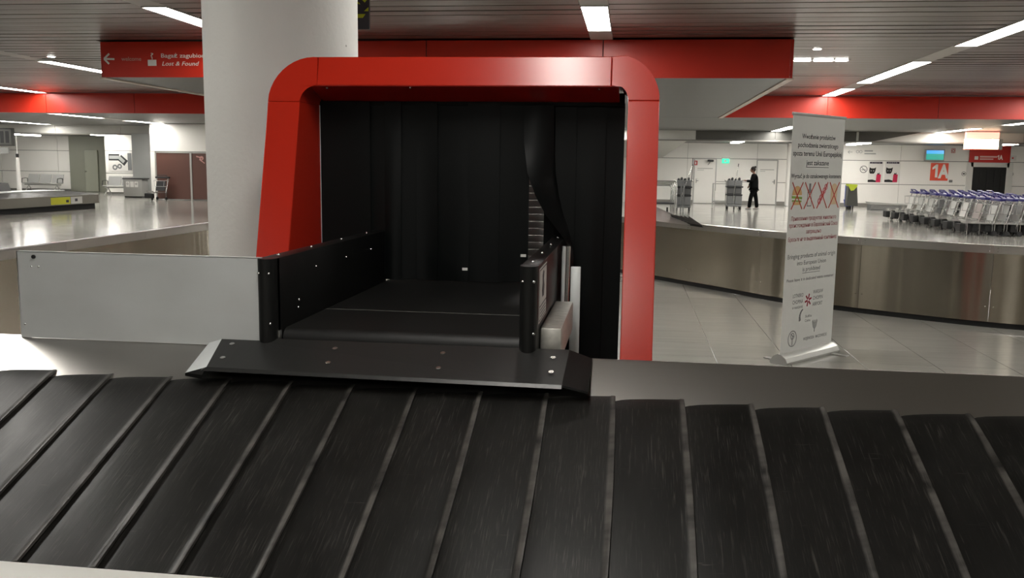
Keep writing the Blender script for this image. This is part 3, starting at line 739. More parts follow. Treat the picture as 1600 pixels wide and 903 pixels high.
# one strip swept aside, its end hanging over the right side wall
Lp = [(819, 165, 5.17), (819, 225, 5.15), (824, 270, 5.10), (836, 305, 5.03), (852, 335, 4.96), (869, 357, 4.90), (882, 374, 4.86), (890, 392, 4.83), (891, 410, 4.82), (889, 425, 4.82)]
Rp = [(866, 165, 5.17), (866, 225, 5.19), (868, 270, 5.21), (873, 305, 5.21), (880, 335, 5.18), (886, 352, 5.12), (891, 368, 5.02), (895, 388, 4.92), (896, 410, 4.87), (895, 427, 4.86)]
mb = MB(); rows = []
for (a, b) in zip(Lp, Rp):
    p0, p1 = at(a[0], a[1], Y=a[2]), at(b[0], b[1], Y=b[2]); row = []
    for i in range(7):
        u = i/6; p = p0.lerp(p1, u); p.y += -0.02*math.sin(math.pi*u); row.append((p.x, p.y-YB, p.z))
    rows.append(row)
fv = [[mb.bm.verts.new(p) for p in r] for r in rows]; bv = [[mb.bm.verts.new((p[0], p[1]+0.005, p[2])) for p in r] for r in rows]
for j in range(len(rows)-1):
    for i in range(6):
        mb.bm.faces.new((fv[j][i], fv[j][i+1], fv[j+1][i+1], fv[j+1][i])); mb.bm.faces.new((bv[j][i], bv[j+1][i], bv[j+1][i+1], bv[j][i+1]))
    mb.bm.faces.new((fv[j][0], fv[j+1][0], bv[j+1][0], bv[j][0])); mb.bm.faces.new((fv[j][6], bv[j][6], bv[j+1][6], fv[j+1][6]))
mb.bm.faces.new([v for v in fv[-1]] + [v for v in bv[-1][::-1]])
mb.build('curtain_strip', M_rubber, pt, smooth=50)

# roller shutter glimpsed behind the curtain
rs = thing('roller_shutter', 'grey roller shutter glimpsed through the parted black curtain', 'shutter', (-0.95, 5.95, 0))
sl_me = MB().prism([(0.0, 0.0), (-0.012, 0.006), (-0.016, 0.023), (-0.012, 0.040), (0.0, 0.046), (0.006, 0.023)], -0.78, 0.78, 'x').mesh('slat', mat('shutter_grey', (0.30, 0.30, 0.29), 0.45, 0.3), 30)
for k in range(26): link('slat', sl_me, rs, (0, 0, 0.86+0.047*k))
MB().box(-0.84, -0.78, -0.03, 0.05, 0, 2.12).box(0.78, 0.84, -0.03, 0.05, 0, 2.12).box(-0.84, 0.84, -0.06, 0.1, 2.08, 2.25).build('frame', M_matblack, rs, smooth=None)
MB().box(-0.78, 0.78, 0.0, 0.03, 0, 0.79).build('apron', M_matblack, rs, smooth=None)

# ------------------------------------------------------------------ the loop's other branches: steel backs
def steel_back(root, line, ztop, zbot=0.06, seg=1.35, screws=True):
    """panels along a plan polyline; the camera side is on the left of travel"""
    d = [0.0]
    for a, b in zip(line, line[1:]): d.append(d[-1] + math.hypot(b[0]-a[0], b[1]-a[1]))
    tot = d[-1]

    def P(s):
        s = min(max(s, 0), tot-1e-6)
        for i in range(len(d)-1):
            if d[i] <= s <= d[i+1]:
                t = (s-d[i])/(d[i+1]-d[i]); a, b = line[i], line[i+1]
                dx, dy = b[0]-a[0], b[1]-a[1]; l = math.hypot(dx, dy)
                return a[0]+dx*t, a[1]+dy*t, dy/l, -dx/l       # point and far-side normal

    def shell(s0, s1, prof, n, name, m):
        mb = MB(); rows = []
        for i in range(n+1):
            x, y, nx, ny = P(s0+(s1-s0)*i/n); rows.append([mb.bm.verts.new((x+nx*o, y+ny*o, z)) for o, z in prof])
        k = len(prof)
        for i in range(n):
            for j in range(k): mb.bm.faces.new((rows[i][j], rows[i+1][j], rows[i+1][(j+1) % k], rows[i][(j+1) % k]))
        mb.bm.faces.new(rows[0]); mb.bm.faces.new(rows[-1][::-1])
        return mb.build(name, m, root, smooth=30)
    n = max(1, round(tot/seg)); L_ = tot/n
    for i in range(n):
        s0, s1 = i*L_+0.0015, (i+1)*L_-0.0015
        pnl = shell(s0, s1, [(0.0, zbot), (0.0, ztop-0.085), (0.018, ztop-0.085), (0.018, zbot)], 8, 'back_panel', M_steel)
        shell(s0, s1, [(-0.006, ztop-0.085), (-0.006, ztop-0.006), (0.0, ztop), (0.06, ztop), (0.30, ztop-0.11), (0.30, ztop-0.125), (0.05, ztop-0.02), (0.004, ztop-0.085)], 8, 'rim', M_rimsteel)
        if screws:
            for s in (s0+0.035, s1-0.035):
                for z in (ztop-0.03, ztop-0.065, zbot+0.16):
                    x, y, nx, ny = P(s); link('bolt', bolt_me, root, (x-nx*0.006, y-ny*0.006, z))
    shell(0, tot, [(0.03, 0), (0.03, zbot), (0.06, zbot), (0.06, 0)], 60, 'plinth', M_matblack)
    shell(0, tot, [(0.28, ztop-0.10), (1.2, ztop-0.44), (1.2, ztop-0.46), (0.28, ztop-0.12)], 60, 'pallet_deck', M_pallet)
    shell(0, tot, [(1.2, ztop-0.6), (1.22, ztop-0.44), (1.3, ztop-0.44), (1.3, ztop-0.6)], 60, 'outer_bumper', M_steel)
    return P


cr = thing('curved_carousel', 'curved brushed steel back of the carousel behind the banner', 'carousel')
Pc = steel_back(cr, WALLLINE, 0.862)
# raised steel hood and fan of black plates where it turns away behind the portal
hd = MB(); hs = [((1000, 343, 0.862), (1000, 312, 1.10), ), ((1027, 345.5, 0.862), (1027, 325, 1.03)), ((1048, 348.5, 0.862), (1048, 334.5, 0.955)), ((1066, 350.5, 0.862), (1062, 341, 0.915)), ((1077, 351.5, 0.862), (1075, 350, 0.868))]
fr = [[hd.bm.verts.new(at(p[0], p[1], Z=p[2])) for p in h] for h in hs]; bk = [[hd.bm.verts.new(at(p[0], p[1], Z=p[2]) + Vector((0.03, 0.05, -0.004))) for p in h] for h in hs]
for i in range(4):
    hd.bm.faces.new((fr[i][0], fr[i+1][0], fr[i+1][1], fr[i][1])); hd.bm.faces.new((bk[i][1], bk[i+1][1], bk[i+1][0], bk[i][0])); hd.bm.faces.new((fr[i][1], fr[i+1][1], bk[i+1][1], bk[i][1]))
hd.build('steel_hood', M_rimsteel, cr, smooth=50)
for k in range(5):
    u0, u1 = k/5, (k+1)/5
    q = [(1048+34*u0, 335+2.4*u0, 0.96-0.03*u0), (1080+18*u1-(1-u1)*20, 338+14*u1-(1-u1)*2, 0.935-0.07*u1), (1075+22*u1, 349+3.0*u1, 0.87), (1060+22*u0, 342+9*u0, 0.91-0.04*u0)]
    mb = MB(); a = [at(*c[:2], Z=c[2]) for c in q]; mb.poly([tuple(v) for v in a] + [tuple(v + Vector((0.01, 0.02, -0.03))) for v in a], [(0, 1, 2, 3), (7, 6, 5, 4), (0, 4, 5, 1), (1, 5, 6, 2), (2, 6, 7, 3), (3, 7, 4, 0)])
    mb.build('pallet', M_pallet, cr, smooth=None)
lc = thing('side_carousel', 'brushed steel back of the carousel branch left of the column', 'carousel')
steel_back(lc, [(-5.08, 3.4 + 0.0), (-5.08, 6.5), (-5.08, 10.0), (-5.08, 13.5), (-5.08, 17.0)][::-1], 0.862, screws=False)

# ------------------------------------------------------------------ roll-up banner
bL = Vector((1.270, 7.47, 0)); bR = Vector((1.832, 8.14, 0)); bang = math.atan2(bR.y-bL.y, bR.x-bL.x); BW = (bR-bL).length; BH = 2.05
bn = thing('rollup_banner', 'white roll-up banner with crossed-out food pictures standing on the tiles', 'banner', bL, bang)
MB().box(0.01, BW-0.01, -0.001, 0.001, 0.07, BH).build('print_sheet', M_paper, bn, smooth=None)
cas = [(-0.07, 0.0), (0.07, 0.0), (0.08, 0.02), (0.05, 0.065), (0.012, 0.085), (-0.02, 0.08), (-0.06, 0.055), (-0.078, 0.02)]
bs = MB().prism(cas, -0.005, BW+0.005, 'x').build('cassette', mat('cassette_grey', (0.55, 0.55, 0.52), 0.35, 0.3), bn, smooth=30)
for x in (-0.008, BW): MB().prism([(a*1.03, b*1.02) for a, b in cas], x, x+0.008, 'x').build('end_cap', M_seat, bs, smooth=None)
MB().box(0.0, BW, -0.008, 0.008, BH-0.012, BH+0.012, 0.003).build('top_rail', M_seat, bn)
MB().tube([(BW/2, 0.03, 0.06), (BW/2, 0.02, BH-0.01)], 0.009, 8).build('pole', M_seat, bn)
for x in (0.12, BW-0.15): MB().box(x, x+0.05, -0.05 if x < 0.3 else -0.22, 0.22, 0.0, 0.008, 0.002).build('foot', M_seat, bn, smooth=None)


def bz_(y): return BH*(1-(y-177.0)/383.0)


def bt(s, y, h, w, m=M_ink, x=None, align='CENTER'):
    return text(s, m, bn, (BW/2 if x is None else x, -0.0025, bz_(y)), h, w, align)


bt('Wwożenie produktów', 213, 0.040, 0.55); bt('pochodzenia zwierzęcego', 226, 0.040, 0.66); bt('spoza terenu Unii Europejskiej', 239, 0.042, 0.80); bt('jest zakazane', 253, 0.042, 0.37)
MB().box(BW/2-0.185, BW/2+0.185, -0.003, -0.002, bz_(256)-0.004, bz_(256)).build('underline', M_ink, bn, smooth=None)
bt('Wyrzuć je do oznakowanego kontenera', 273, 0.036, 0.82)
for s_, y, w in (('Привозание продуктов животного', 338, 0.74), ('происхождения в Европейский Союз', 348.5, 0.80), ('запрещено', 359, 0.25), ('Бросьте их в выделенный контейнер', 370, 0.80)): bt(s_, y, 0.034, w, M_inkred)
bt('Bringing products of animal origin', 397, 0.038, 0.79, M_inkgrey); bt('into European Union', 408, 0.036, 0.48, M_inkgrey); bt('is prohibited', 418.5, 0.036, 0.29, M_inkgrey)
MB().box(BW/2-0.145, BW/2+0.145, -0.003, -0.002, bz_(421)-0.004, bz_(421)).build('underline', M_inkgrey, bn, smooth=None)
bt('Please leave it in dedicated waste container', 433, 0.026, 0.78, M_inkgrey)
for s_, y in (('LOTNISKO', 459), ('CHOPINA', 469), ('W WARSZAWIE', 477)): bt(s_, y, 0.032 if y < 475 else 0.02, 0.17, M_inkgrey, 0.16, 'LEFT')
for s_, y in (('WARSAW', 457), ('CHOPIN', 467), ('AIRPORT', 477)): bt(s_, y, 0.032, 0.17, M_inkgrey, 0.49, 'LEFT')
st_ = MB()
for k in range(6):
    a = math.radians(15+60*k); c = (0.415, bz_(466)); bar2(st_, (c[0]+0.012*math.cos(a), c[1]+0.012*math.sin(a)), (c[0]+0.055*math.cos(a), c[1]+0.055*math.sin(a)), 0.016, -0.003, -0.002)
st_.build('star_emblem', M_inkred, bn, smooth=None)
sw = MB(); zz = bz_(492)
for k in range(6):
    a, b_2 = math.radians(110+16*k), math.radians(110+16*(k+1)); bar2(sw, (0.36+0.07*math.cos(a), zz+0.07*math.sin(a)), (0.36+0.07*math.cos(b_2), zz+0.07*math.sin(b_2)), 0.014+0.003*k, -0.003, -0.002)
sw.build('swoosh_emblem', M_inkgrey, bn, smooth=None)
bt('Służba', 494, 0.022, 0.11, M_inkgrey, 0.38, 'LEFT'); bt('Celna', 501, 0.022, 0.09, M_inkgrey, 0.38, 'LEFT')
em = MB(); ring_prism(em, 0.19, bz_(524), 0.062, 0.070, -0.003, -0.002, 24); ring_prism(em, 0.19, bz_(520), 0.022, 0.030, -0.003, -0.002, 16); bar2(em, (0.19, bz_(535)), (0.19, bz_(519)), 0.01, -0.003, -0.002); bar2(em, (0.16, bz_(516)), (0.22, bz_(522)), 0.008, -0.003, -0.002)
em.build('round_emblem', M_inkgrey, bn, smooth=None)
eg = MB(); c = (0.55, bz_(510))
for s in (-1, 1):
    eg.prism([(c[0]+s*0.006, c[1]-0.03), (c[0]+s*0.03, c[1]-0.01), (c[0]+s*0.045, c[1]+0.04), (c[0]+s*0.03, c[1]+0.055), (c[0]+s*0.006, c[1]+0.02)], -0.003, -0.002)
eg.prism([(c[0]-0.006, c[1]-0.055), (c[0]+0.006, c[1]-0.055), (c[0]+0.008, c[1]+0.05), (c[0]-0.008, c[1]+0.05)], -0.003, -0.002); eg.build('eagle_emblem', mat('pale_ink', (0.35, 0.35, 0.34), 0.6), bn, smooth=None)
bt('WOJEWODA   MAZOWIECKI', 531, 0.026, 0.40, M_inkgrey, 0.37, 'LEFT')
zc = bz_(300)
ic = MB(); ic.prism(arc(0.135, zc+0.005, 0.075, 0, 180, 12), -0.0026, -0.002); ic.prism([(0.065, zc-0.05), (0.085, zc-0.075), (0.185, zc-0.075), (0.205, zc-0.05)], -0.0026, -0.002); ic.build('burger_print', M_foodbread, bn, smooth=None)
ic = MB(); bar2(ic, (0.055, zc-0.01), (0.215, zc-0.02), 0.02, -0.0026, -0.002); bar2(ic, (0.06, zc-0.04), (0.21, zc-0.045), 0.012, -0.0026, -0.002); ic.build('burger_print', M_foodgreen, bn, smooth=None)
ic = MB(); ic.prism([(0.30, zc-0.09), (0.37, zc-0.09), (0.37, zc+0.03), (0.35, zc+0.06), (0.35, zc+0.10), (0.32, zc+0.10), (0.32, zc+0.06), (0.30, zc+0.03)], -0.0026, -0.002); ic.build('bottle_print', M_inkgrey, bn, smooth=None)
ic = MB(); ic.prism([(0.308, zc-0.082), (0.362, zc-0.082), (0.362, zc+0.02), (0.308, zc+0.02)], -0.0031, -0.0026); ic.build('bottle_print', M_poster, bn, smooth=None)
ic = MB()
for k in range(5): ring_prism(ic, 0.50+0.025*k, zc-0.05+0.03*k, 0.014, 0.028, -0.0026, -0.002, 12)
ic.build('sausage_print', M_foodpink, bn, smooth=None)
ic = MB(); ic.prism([(0.69, zc-0.08), (0.79, zc-0.08), (0.80, zc+0.04)] + arc(0.745, zc+0.04, 0.06, 0, 180, 8) + [(0.685, zc+0.04)], -0.0026, -0.002); ic.build('bread_print', mat('print_pale_bread', (0.66, 0.50, 0.32), 0.6), bn, smooth=None)
for cx in (0.135, 0.335, 0.545, 0.745):
    ic = MB(); bar2(ic, (cx-0.085, zc-0.11), (cx+0.085, zc+0.11), 0.012, -0.0038, -0.0034); bar2(ic, (cx-0.085, zc+0.11), (cx+0.085, zc-0.11), 0.012, -0.0046, -0.0042); ic.build('red_cross', M_cross, bn, smooth=None)

# ------------------------------------------------------------------ lettering on the red header
hp = lambda x, y: at(x, y, Y=BY0)
hY = BY0 - 0.006


def htext(s, x, ybase, hpx, wpx, m, shear=0.0):
    p, q = hp(x, ybase), hp(x+wpx, ybase); r = hp(x, ybase-hpx)
    return text(s, m, header, (p.x, hY, p.z), r.z-p.z, q.x-p.x, 'LEFT', shear)


ar = MB(); a0, a1, a2, a3 = hp(163, 92), hp(179, 92.5), hp(171, 84), hp(171, 100)
bar2(ar, (a0.x, a0.z), (a1.x, a1.z), 0.035, hY-0.002, hY); bar2(ar, (a0.x, a0.z), (a2.x, a2.z), 0.035, hY-0.004, hY-0.002); bar2(ar, (a0.x, a0.z), (a3.x, a3.z), 0.035, hY-0.006, hY-0.004)
ar.build('arrow', M_signwhite, header, smooth=None)
htext('welcome', 190, 95, 6.5, 31, mat('sign_pink', (0.55, 0.33, 0.28), 0.5))
bg = MB(); b0, b1 = hp(231.5, 103), hp(244.5, 93.5); bg.box(b0.x, b1.x, hY-0.003, hY, b0.z, b1.z, 0.0); q0 = hp(238, 92); bar2(bg, (q0.x, q0.z-0.01), (q0.x, q0.z+0.03), 0.015, hY-0.003, hY)
bg.build('suitcase_pictogram', M_signwhite, header, smooth=None)
htext('?', 235.5, 89.5, 7, 4.5, M_signwhite)
htext('Bagaż zagubiony', 252, 90, 6.6, 74, M_signwhite)
htext('Lost & Found', 253.5, 102.5, 6.6, 58, M_signwhite, 0.25)

# ------------------------------------------------------------------ small ceiling fittings
dl = thing('bright_slots', 'row of three bright slots in the ceiling right of the red header', 'lamp', (3.65, 18.95, ZU-0.012))  # bright slots on a thin ceiling plate
for x0, x1 in ((-0.46, -0.14), (-0.08, 0.30), (0.34, 0.58)):
    MB().box(x0, x1, -0.05, 0.05, 0.0, 0.008, 0.02, seg=3).build('slot', M_lamp, dl)
MB().box(-0.5, 0.62, -0.09, 0.09, 0.006, 0.014).build('plate', M_slat, dl, smooth=None)
for q, lab in (((80, 88), 'small round white spotlight in the ceiling left of the sign'), ((1277, 76), 'tiny round spotlight in the ceiling above the bright slots')):
    p_ = at(q[0], q[1], Z=ZU); t = thing('spotlight', lab, 'lamp', (p_.x, p_.y, ZU-0.01))
    MB().cyl((0, 0, 0), 0.07, 0.01, 'z', 20).build('lens', M_lamp, t)
    MB().cyl((0, 0, 0.006), 0.10, 0.008, 'z', 20).build('bezel', M_strip, t)
hs_ = thing('hanging_sign', 'dark hanging sign with yellow marks half hidden by the column', 'sign', (-4.15, 14.0, 0))
p0, p1 = at(540, 46, Y=11.5), at(576.5, -25, Y=11.5)
hs_.location = (0, 11.5, 0)
MB().box(p0.x-0.5, p1.x, 0, 0.05, p0.z, 3.78, 0.004).build('board', mat('sign_dark', (0.045, 0.035, 0.045), 0.4), hs_, smooth=None)
for q in (((565, -1), (574, -1), (570, 4)), ((569, 17.5), (575.5, 11.5), (575.5, 17.5)), ((548, 28), (567, 28), (571, 22), (551, 22)), ((556, 5), (563, 7), (560, 2.5))):
    v = [at(a, b, Y=11.5) for a, b in q]; MB().prism([(w.x, w.z) for w in v], -0.006, -0.001).build('yellow_mark', M_yellow, hs_, smooth=None)
for x in (p0.x-0.3, p1.x-0.1): MB().tube([(x, 0.025, 3.77), (x, 0.025, 3.81)], 0.01, 6).build('hanger', M_seat, hs_)

# ------------------------------------------------------------------ far left: low carousel, post, monitor, seats, bin, trolley, map
fl = thing('far_carousel', 'low far carousel with steel side and yellow sticker at the left edge', 'carousel', (-19.4, 21.0, 0))
hw, L0, L1 = 1.62, -9.0, 7.6


def stadium(w, y0, y1, r, n=8):
    return [(w, y0), (w, y1-r)] + [(w-r+r*math.cos(math.pi/2*k/n), y1-r+r*math.sin(math.pi/2*k/n)) for k in range(1, n+1)] + [(-w+r-r*math.sin(math.pi/2*k/n), y1-r+r*math.cos(math.pi/2*k/n)) for k in range(0, n+1)] + [(-w, y0)]


MB().prism(stadium(hw, L0, L1, 0.7), 0.17, 0.46, 'z').build('steel_side', mat('dull_steel', (0.20, 0.19, 0.165), 0.4, 0.6), fl, smooth=30)
MB().prism(stadium(hw-0.12, L0+0.1, L1-0.12, 0.6), 0.0, 0.17, 'z').build('plinth', M_matblack, fl, smooth=30)
dk = MB()
for s in (-1, 1): dk.prism([(s*(hw-0.08), 0.461), (s*0.45, 0.55), (s*0.40, 0.55), (s*0.40, 0.461)], L0+0.1, L1-0.4, 'y')
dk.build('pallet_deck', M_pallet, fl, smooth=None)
MB().box(-0.40, 0.40, L0+0.1, L1-0.5, 0.46, 0.58, 0.01).build('centre_cover', M_alu, fl)
pY = at(97, 313, X=-19.4+hw+0.005)
for nm, m_, w0, w1 in (('yellow_sticker', M_yellow, -0.55, 0.42), ('white_sticker', M_poster, 0.45, 1.05)):
    MB().box(hw, hw+0.006, pY.y-21.0+w0, pY.y-21.0+w1, 0.20, 0.42).build(nm, m_, fl, smooth=None)
MB().box(hw+0.006, hw+0.009, pY.y-21+0.20, pY.y-21+0.34, 0.25, 0.33).build('sticker_mark', M_ink, fl, smooth=None)
MB().box(hw+0.006, hw+0.009, pY.y-21+0.66, pY.y-21+0.80, 0.27, 0.36).build('sticker_mark', M_ink, fl, smooth=None)

po = at(31, 309, Z=0.74); Yp = 27.0; ptop = at(26, 246, Y=Yp); pb = at(31, 308, Y=Yp)
pole = thing('sign_post', 'slim tapering white post standing on the far left carousel', 'post', (pb.x, Yp, 0.58))
MB().tube([(0, 0, 0.0), (0, 0, ptop.z-0.58)], [0.075, 0.05], 12).build('shaft', M_white, pole); MB().cyl((0, 0, ptop.z-0.58+0.06), 0.045, 0.12, 'z', 12).build('cap', M_cartdark, pole)
MB().tube([(0, 0, ptop.z-0.46), (0, 0, ptop.z+0.14)], 0.010, 6).build('rod', M_white, pole)
m0, m1 = at(-6, 228, Y=32.0), at(19, 200, Y=32.0)
mo = thing('hanging_monitor', 'dark framed monitor hanging at the left edge', 'monitor', (m0.x-0.6, 32.0, m0.z))
W_, H_ = m1.x-m0.x+0.6, m1.z-m0.z
MB().box(0, W_, 0, 0.12, 0, H_, 0.01).build('casing', mat('casing_grey', (0.09, 0.09, 0.085), 0.4), mo); MB().box(0.08, W_-0.06, -0.006, 0.0, 0.06, H_-0.06).build('screen', mat('screen_off', (0.16, 0.16, 0.15), 0.3), mo, smooth=None)
for k in range(3): MB().box(W_-0.30-0.22*k, W_-0.16-0.22*k, -0.012, -0.006, 0.12, H_-0.12).build('screen_text', M_cartdark, mo, smooth=None)
MB().tube([(W_/2, 0.06, H_-0.02), (W_/2, 0.06, ZL-m0.z+0.01)], 0.03, 8).build('hanger', M_seat, mo)
m2 = at(0, 240, Y=32.0); m3 = at(12, 230.5, Y=32.0)
MB().box(0, m3.x-mo.location.x, 0.02, 0.08, m2.z-m0.z, m3.z-m0.z).build('number_plate', M_bluegrey, mo, smooth=None)
MB().tube([(0.3, 0.05, m3.z-m0.z-0.01), (0.3, 0.05, 0.01)], 0.012, 6).build('bracket', M_seat, mo)
qd = at(4, 301, Y=26.0)
db = thing('carousel_feeder', 'dark box standing on the far left carousel at image edge', 'box', (qd.x-0.35, 26.0, 0.58))
MB().prism([(-0.6, 0.0), (0.44, 0.0), (0.34, 0.26), (-0.6, 0.28)], -0.3, 0.3, 'y').build('body', mat('feeder_dark', (0.05, 0.05, 0.05), 0.5), db, smooth=None); MB().box(-0.6, 0.3, -0.31, -0.30, 0.05, 0.2).build('flap', M_rubber, db, smooth=None)


def bench(label, x0, x1, Y, seats, group):
    w = x1-x0; t = thing('seat_bench', label, 'bench', ((x0+x1)/2, Y, 0), group=group)
    sw_ = w/seats
    MB().box(-w/2, w/2, -0.03, 0.05, 0.33, 0.39, 0.006).build('beam', M_seat, t)
    for k in range(seats):
        c = -w/2 + sw_*(k+0.5)
        MB().prism([(-0.25, 0.44), (0.20, 0.41), (0.24, 0.43), (-0.23, 0.465)], c-sw_/2+0.015, c+sw_/2-0.015, 'x').build('seat', M_seat, t, smooth=None)
        MB().prism([(0.20, 0.44), (0.34, 0.86), (0.32, 0.87), (0.175, 0.45)], c-sw_/2+0.02, c+sw_/2-0.02, 'x').build('backrest', mat('backrest_grey', (0.27, 0.27, 0.26), 0.45), t, smooth=None)
    for s in (-1, 1):
        x = s*(w/2-0.02)
        MB().tube([(x, 0.2, 0.45), (x, 0.2, 0.66), (x, 0.05, 0.68), (x, -0.2, 0.66), (x, -0.24, 0.45)], 0.018, 6).build('armrest', M_cartdark, t)
        MB().tube([(x*0.8, -0.28, 0.02), (x*0.8, 0.0, 0.34), (x*0.8, 0.28, 0.02)], 0.025, 6).build('leg', M_seat, t)
    return t


bench('three-seat grey bench against the white wall beside the post', at(39, 290, Y=41).x, at(95, 290, Y=41).x, 41.0, 3, 'seat benches')
bench('grey bench partly hidden behind the recycling bin', at(164, 290, Y=38.6).x, at(207, 290, Y=38.6).x, 38.6, 2, 'seat benches')
b0, b1 = at(195, 308.5, Z=0), at(228.5, 309, Z=0); bw_ = b1.x-b0.x
rb = thing('recycling_bin', 'grey steel recycling bin with three white labels', 'bin', ((b0.x+b1.x)/2, 36.7, 0))
MB().box(-bw_/2, bw_/2-0.06, -0.25, 0.25, 0.06, 0.80, 0.012).build('body', mat('bin_steel', (0.36, 0.36, 0.34), 0.4, 0.5), rb)
MB().box(-bw_/2+0.03, bw_/2-0.09, -0.22, 0.22, 0.0, 0.06).build('plinth', M_matblack, rb, smooth=None); MB().box(-bw_/2-0.03, bw_/2, -0.27, 0.27, 0.80, 0.85, 0.008).build('lid', M_cartdark, rb)
for k in range(3):
    lb = MB().box(-bw_/2+0.13+0.20*k, -bw_/2+0.29+0.20*k, -0.256, -0.25, 0.46, 0.70).build('label_plate', M_poster, rb, smooth=None)
    if k != 1: ring_prism(MB(), -bw_/2+0.21+0.20*k, 0.60, 0.025, 0.045, -0.262, -0.257, 12).build('symbol', M_cartgrey, lb, smooth=None)

# map poster and brown-door sticker
mp0, mp1 = at(170, 267, Y=39.59), at(205.5, 238.5, Y=39.59)
mpp = thing('wall_map', 'white terminal map poster above the second bench', 'poster', (mp0.x, 39.59, mp0.z)); mw, mh = mp1.x-mp0.x, mp1.z-mp0.z
MB().box(0, mw, -0.012, 0, 0, mh).build('sheet', M_poster, mpp, smooth=None)
MB().box(mw*0.83, mw*0.99, -0.018, -0.013, mh*0.05, mh*0.97).build('legend', M_cartgrey, mpp, smooth=None)
ic = MB(); pl = [(0.03, 0.74), (0.48, 0.74), (0.76, 0.42)]
for a, b in zip(pl, pl[1:]): bar2(ic, (a[0]*mw, a[1]*mh), (b[0]*mw, b[1]*mh), 0.30, -0.016, -0.013)
ic.build('building_outline', M_cartdark, mpp, smooth=None)
ic = MB(); pl = [(0.05, 0.74), (0.47, 0.74), (0.68, 0.49)]
for a, b in zip(pl, pl[1:]): bar2(ic, (a[0]*mw, a[1]*mh), (b[0]*mw, b[1]*mh), 0.16, -0.020, -0.017)
ic.build('building_inside', M_bluegrey, mpp, smooth=None)
ic = MB(); ring_prism(ic, mw*0.28, mh*0.20, 0.06, 0.13, -0.016, -0.013, 14); ring_prism(ic, mw*0.48, mh*0.26, 0.05, 0.12, -0.016, -0.013, 14); ic.build('inset_plan', M_cartgrey, mpp, smooth=None)
s0 = at(313, 249, Y=35.31); ic = MB(); bar2(ic, (-0.18, 0.12), (0.12, 0.05), 0.05, 0, 0.004); bar2(ic, (-0.05, 0.0), (0.18, -0.16), 0.04, 0, 0.004); ring_prism(ic, 0.05, 0.05, 0.05, 0.09, 0, 0.004, 10)
o = ic.build('door_sticker', mat('sticker_pink', (0.55, 0.28, 0.25), 0.5), smooth=None, loc=(s0.x, 35.318, s0.z)); tag(o, 'pale pictogram sticker on the brown doors', 'sticker')

# ------------------------------------------------------------------ luggage trolleys
def make_trolley(board):
    t = thing('luggage_trolley', 'x', 'trolley', group='nested luggage trolleys')
    MB().box(-0.05, 0.10, -0.19, 0.19, 0.10, 0.325, 0.02, seg=1).build('bumper', M_matblack, t, smooth=None)
    MB().prism([(0.08, -0.16), (0.92, -0.27), (0.92, 0.27), (0.08, 0.16)], 0.335, 0.372, 'z').build('platform', M_chrome, t, smooth=None)
    MB().box(0.06, 0.10, -0.16, 0.16, 0.372, 0.43).build('front_stop', M_chrome, t, smooth=None)
    for s in (-1, 1):
        MB().tube([(0.80, s*0.26, 0.335), (0.88, s*0.27, 0.62), (0.97, s*0.28, 1.02)], 0.018, 6).build('upright', M_chrome, t)
        MB().tube([(0.86, s*0.22, 0.05), (0.86, s*0.22, 0.335)], 0.014, 5).build('fork', M_chrome, t); MB().cyl((0.86, s*0.22, 0.07), 0.07, 0.035, 'y', 12).build('wheel', M_cartdark, t)
        MB().tube([(0.15, s*0.15, 0.02), (0.15, s*0.15, 0.335)], 0.012, 5).build('leg', M_chrome, t)
    MB().cyl((0.22, 0, 0.06), 0.06, 0.04, 'y', 12).build('wheel', M_cartdark, t)
    MB().prism([(0.80, 0.42), (0.905, 0.86), (0.895, 0.86), (0.79, 0.42)], -0.22, 0.22, 'y').build('advert_board', board, t, smooth=None)
    MB().tube([(0.92, -0.26, 0.90), (0.70, -0.25, 0.88), (0.70, 0.25, 0.88), (0.92, 0.26, 0.90)], 0.010, 5).build('basket_rail', M_glassy, t)
    MB().tube([(0.72, -0.22, 0.62), (0.72, -0.25, 0.87)], 0.008, 4).tube([(0.72, 0.22, 0.62), (0.72, 0.25, 0.87)], 0.008, 4).tube([(0.88, -0.25, 0.62), (0.72, -0.22, 0.62), (0.72, 0.22, 0.62), (0.88, 0.25, 0.62)], 0.008, 4).build('basket', M_glassy, t)
    MB().box(0.90, 1.06, -0.33, 0.33, 0.985, 1.07, 0.025, seg=2).build('handle', M_blue, t)
    MB().tube([(1.00, -0.25, 1.05), (0.90, -0.20, 1.13), (0.90, 0.20, 1.13), (1.00, 0.25, 1.05)], 0.02, 6).build('brake_bar', M_blue, t)
    return t


boards = [M_poster, M_glassy, M_glassy, M_cartdark, M_glassy, M_poster, mat('board_print', (0.35, 0.30, 0.28), 0.5), M_glassy]
protos = {}
rown = ['farthest', 'second farthest', 'third farthest', 'fourth farthest', 'fourth nearest', 'third nearest', 'second nearest', 'nearest']
posn = ['leading', 'second', 'third', 'fourth', 'fifth', 'sixth', 'seventh', 'eighth', 'ninth']
for r in range(8):
    Y = 31.26 - 0.975*r
    nn = 9 if r == 0 else 6
    for k in range(nn):
        bm_ = boards[r] if k == 0 else boards[(r*3+k*5) % 8]
        if bm_.name not in protos:
            protos[bm_.name] = t = make_trolley(bm_)
        else: t = copy_tree(protos[bm_.name])
        t.scale = (0.90, 1, 0.90); t.location = (8.52 + 0.30*k, Y + random.uniform(-0.04, 0.04), 0); t.rotation_euler = (0, 0, random.uniform(-0.03, 0.03))
        t['label'] = 'blue-handled luggage trolley, %s in the %s row' % (posn[k], rown[r])

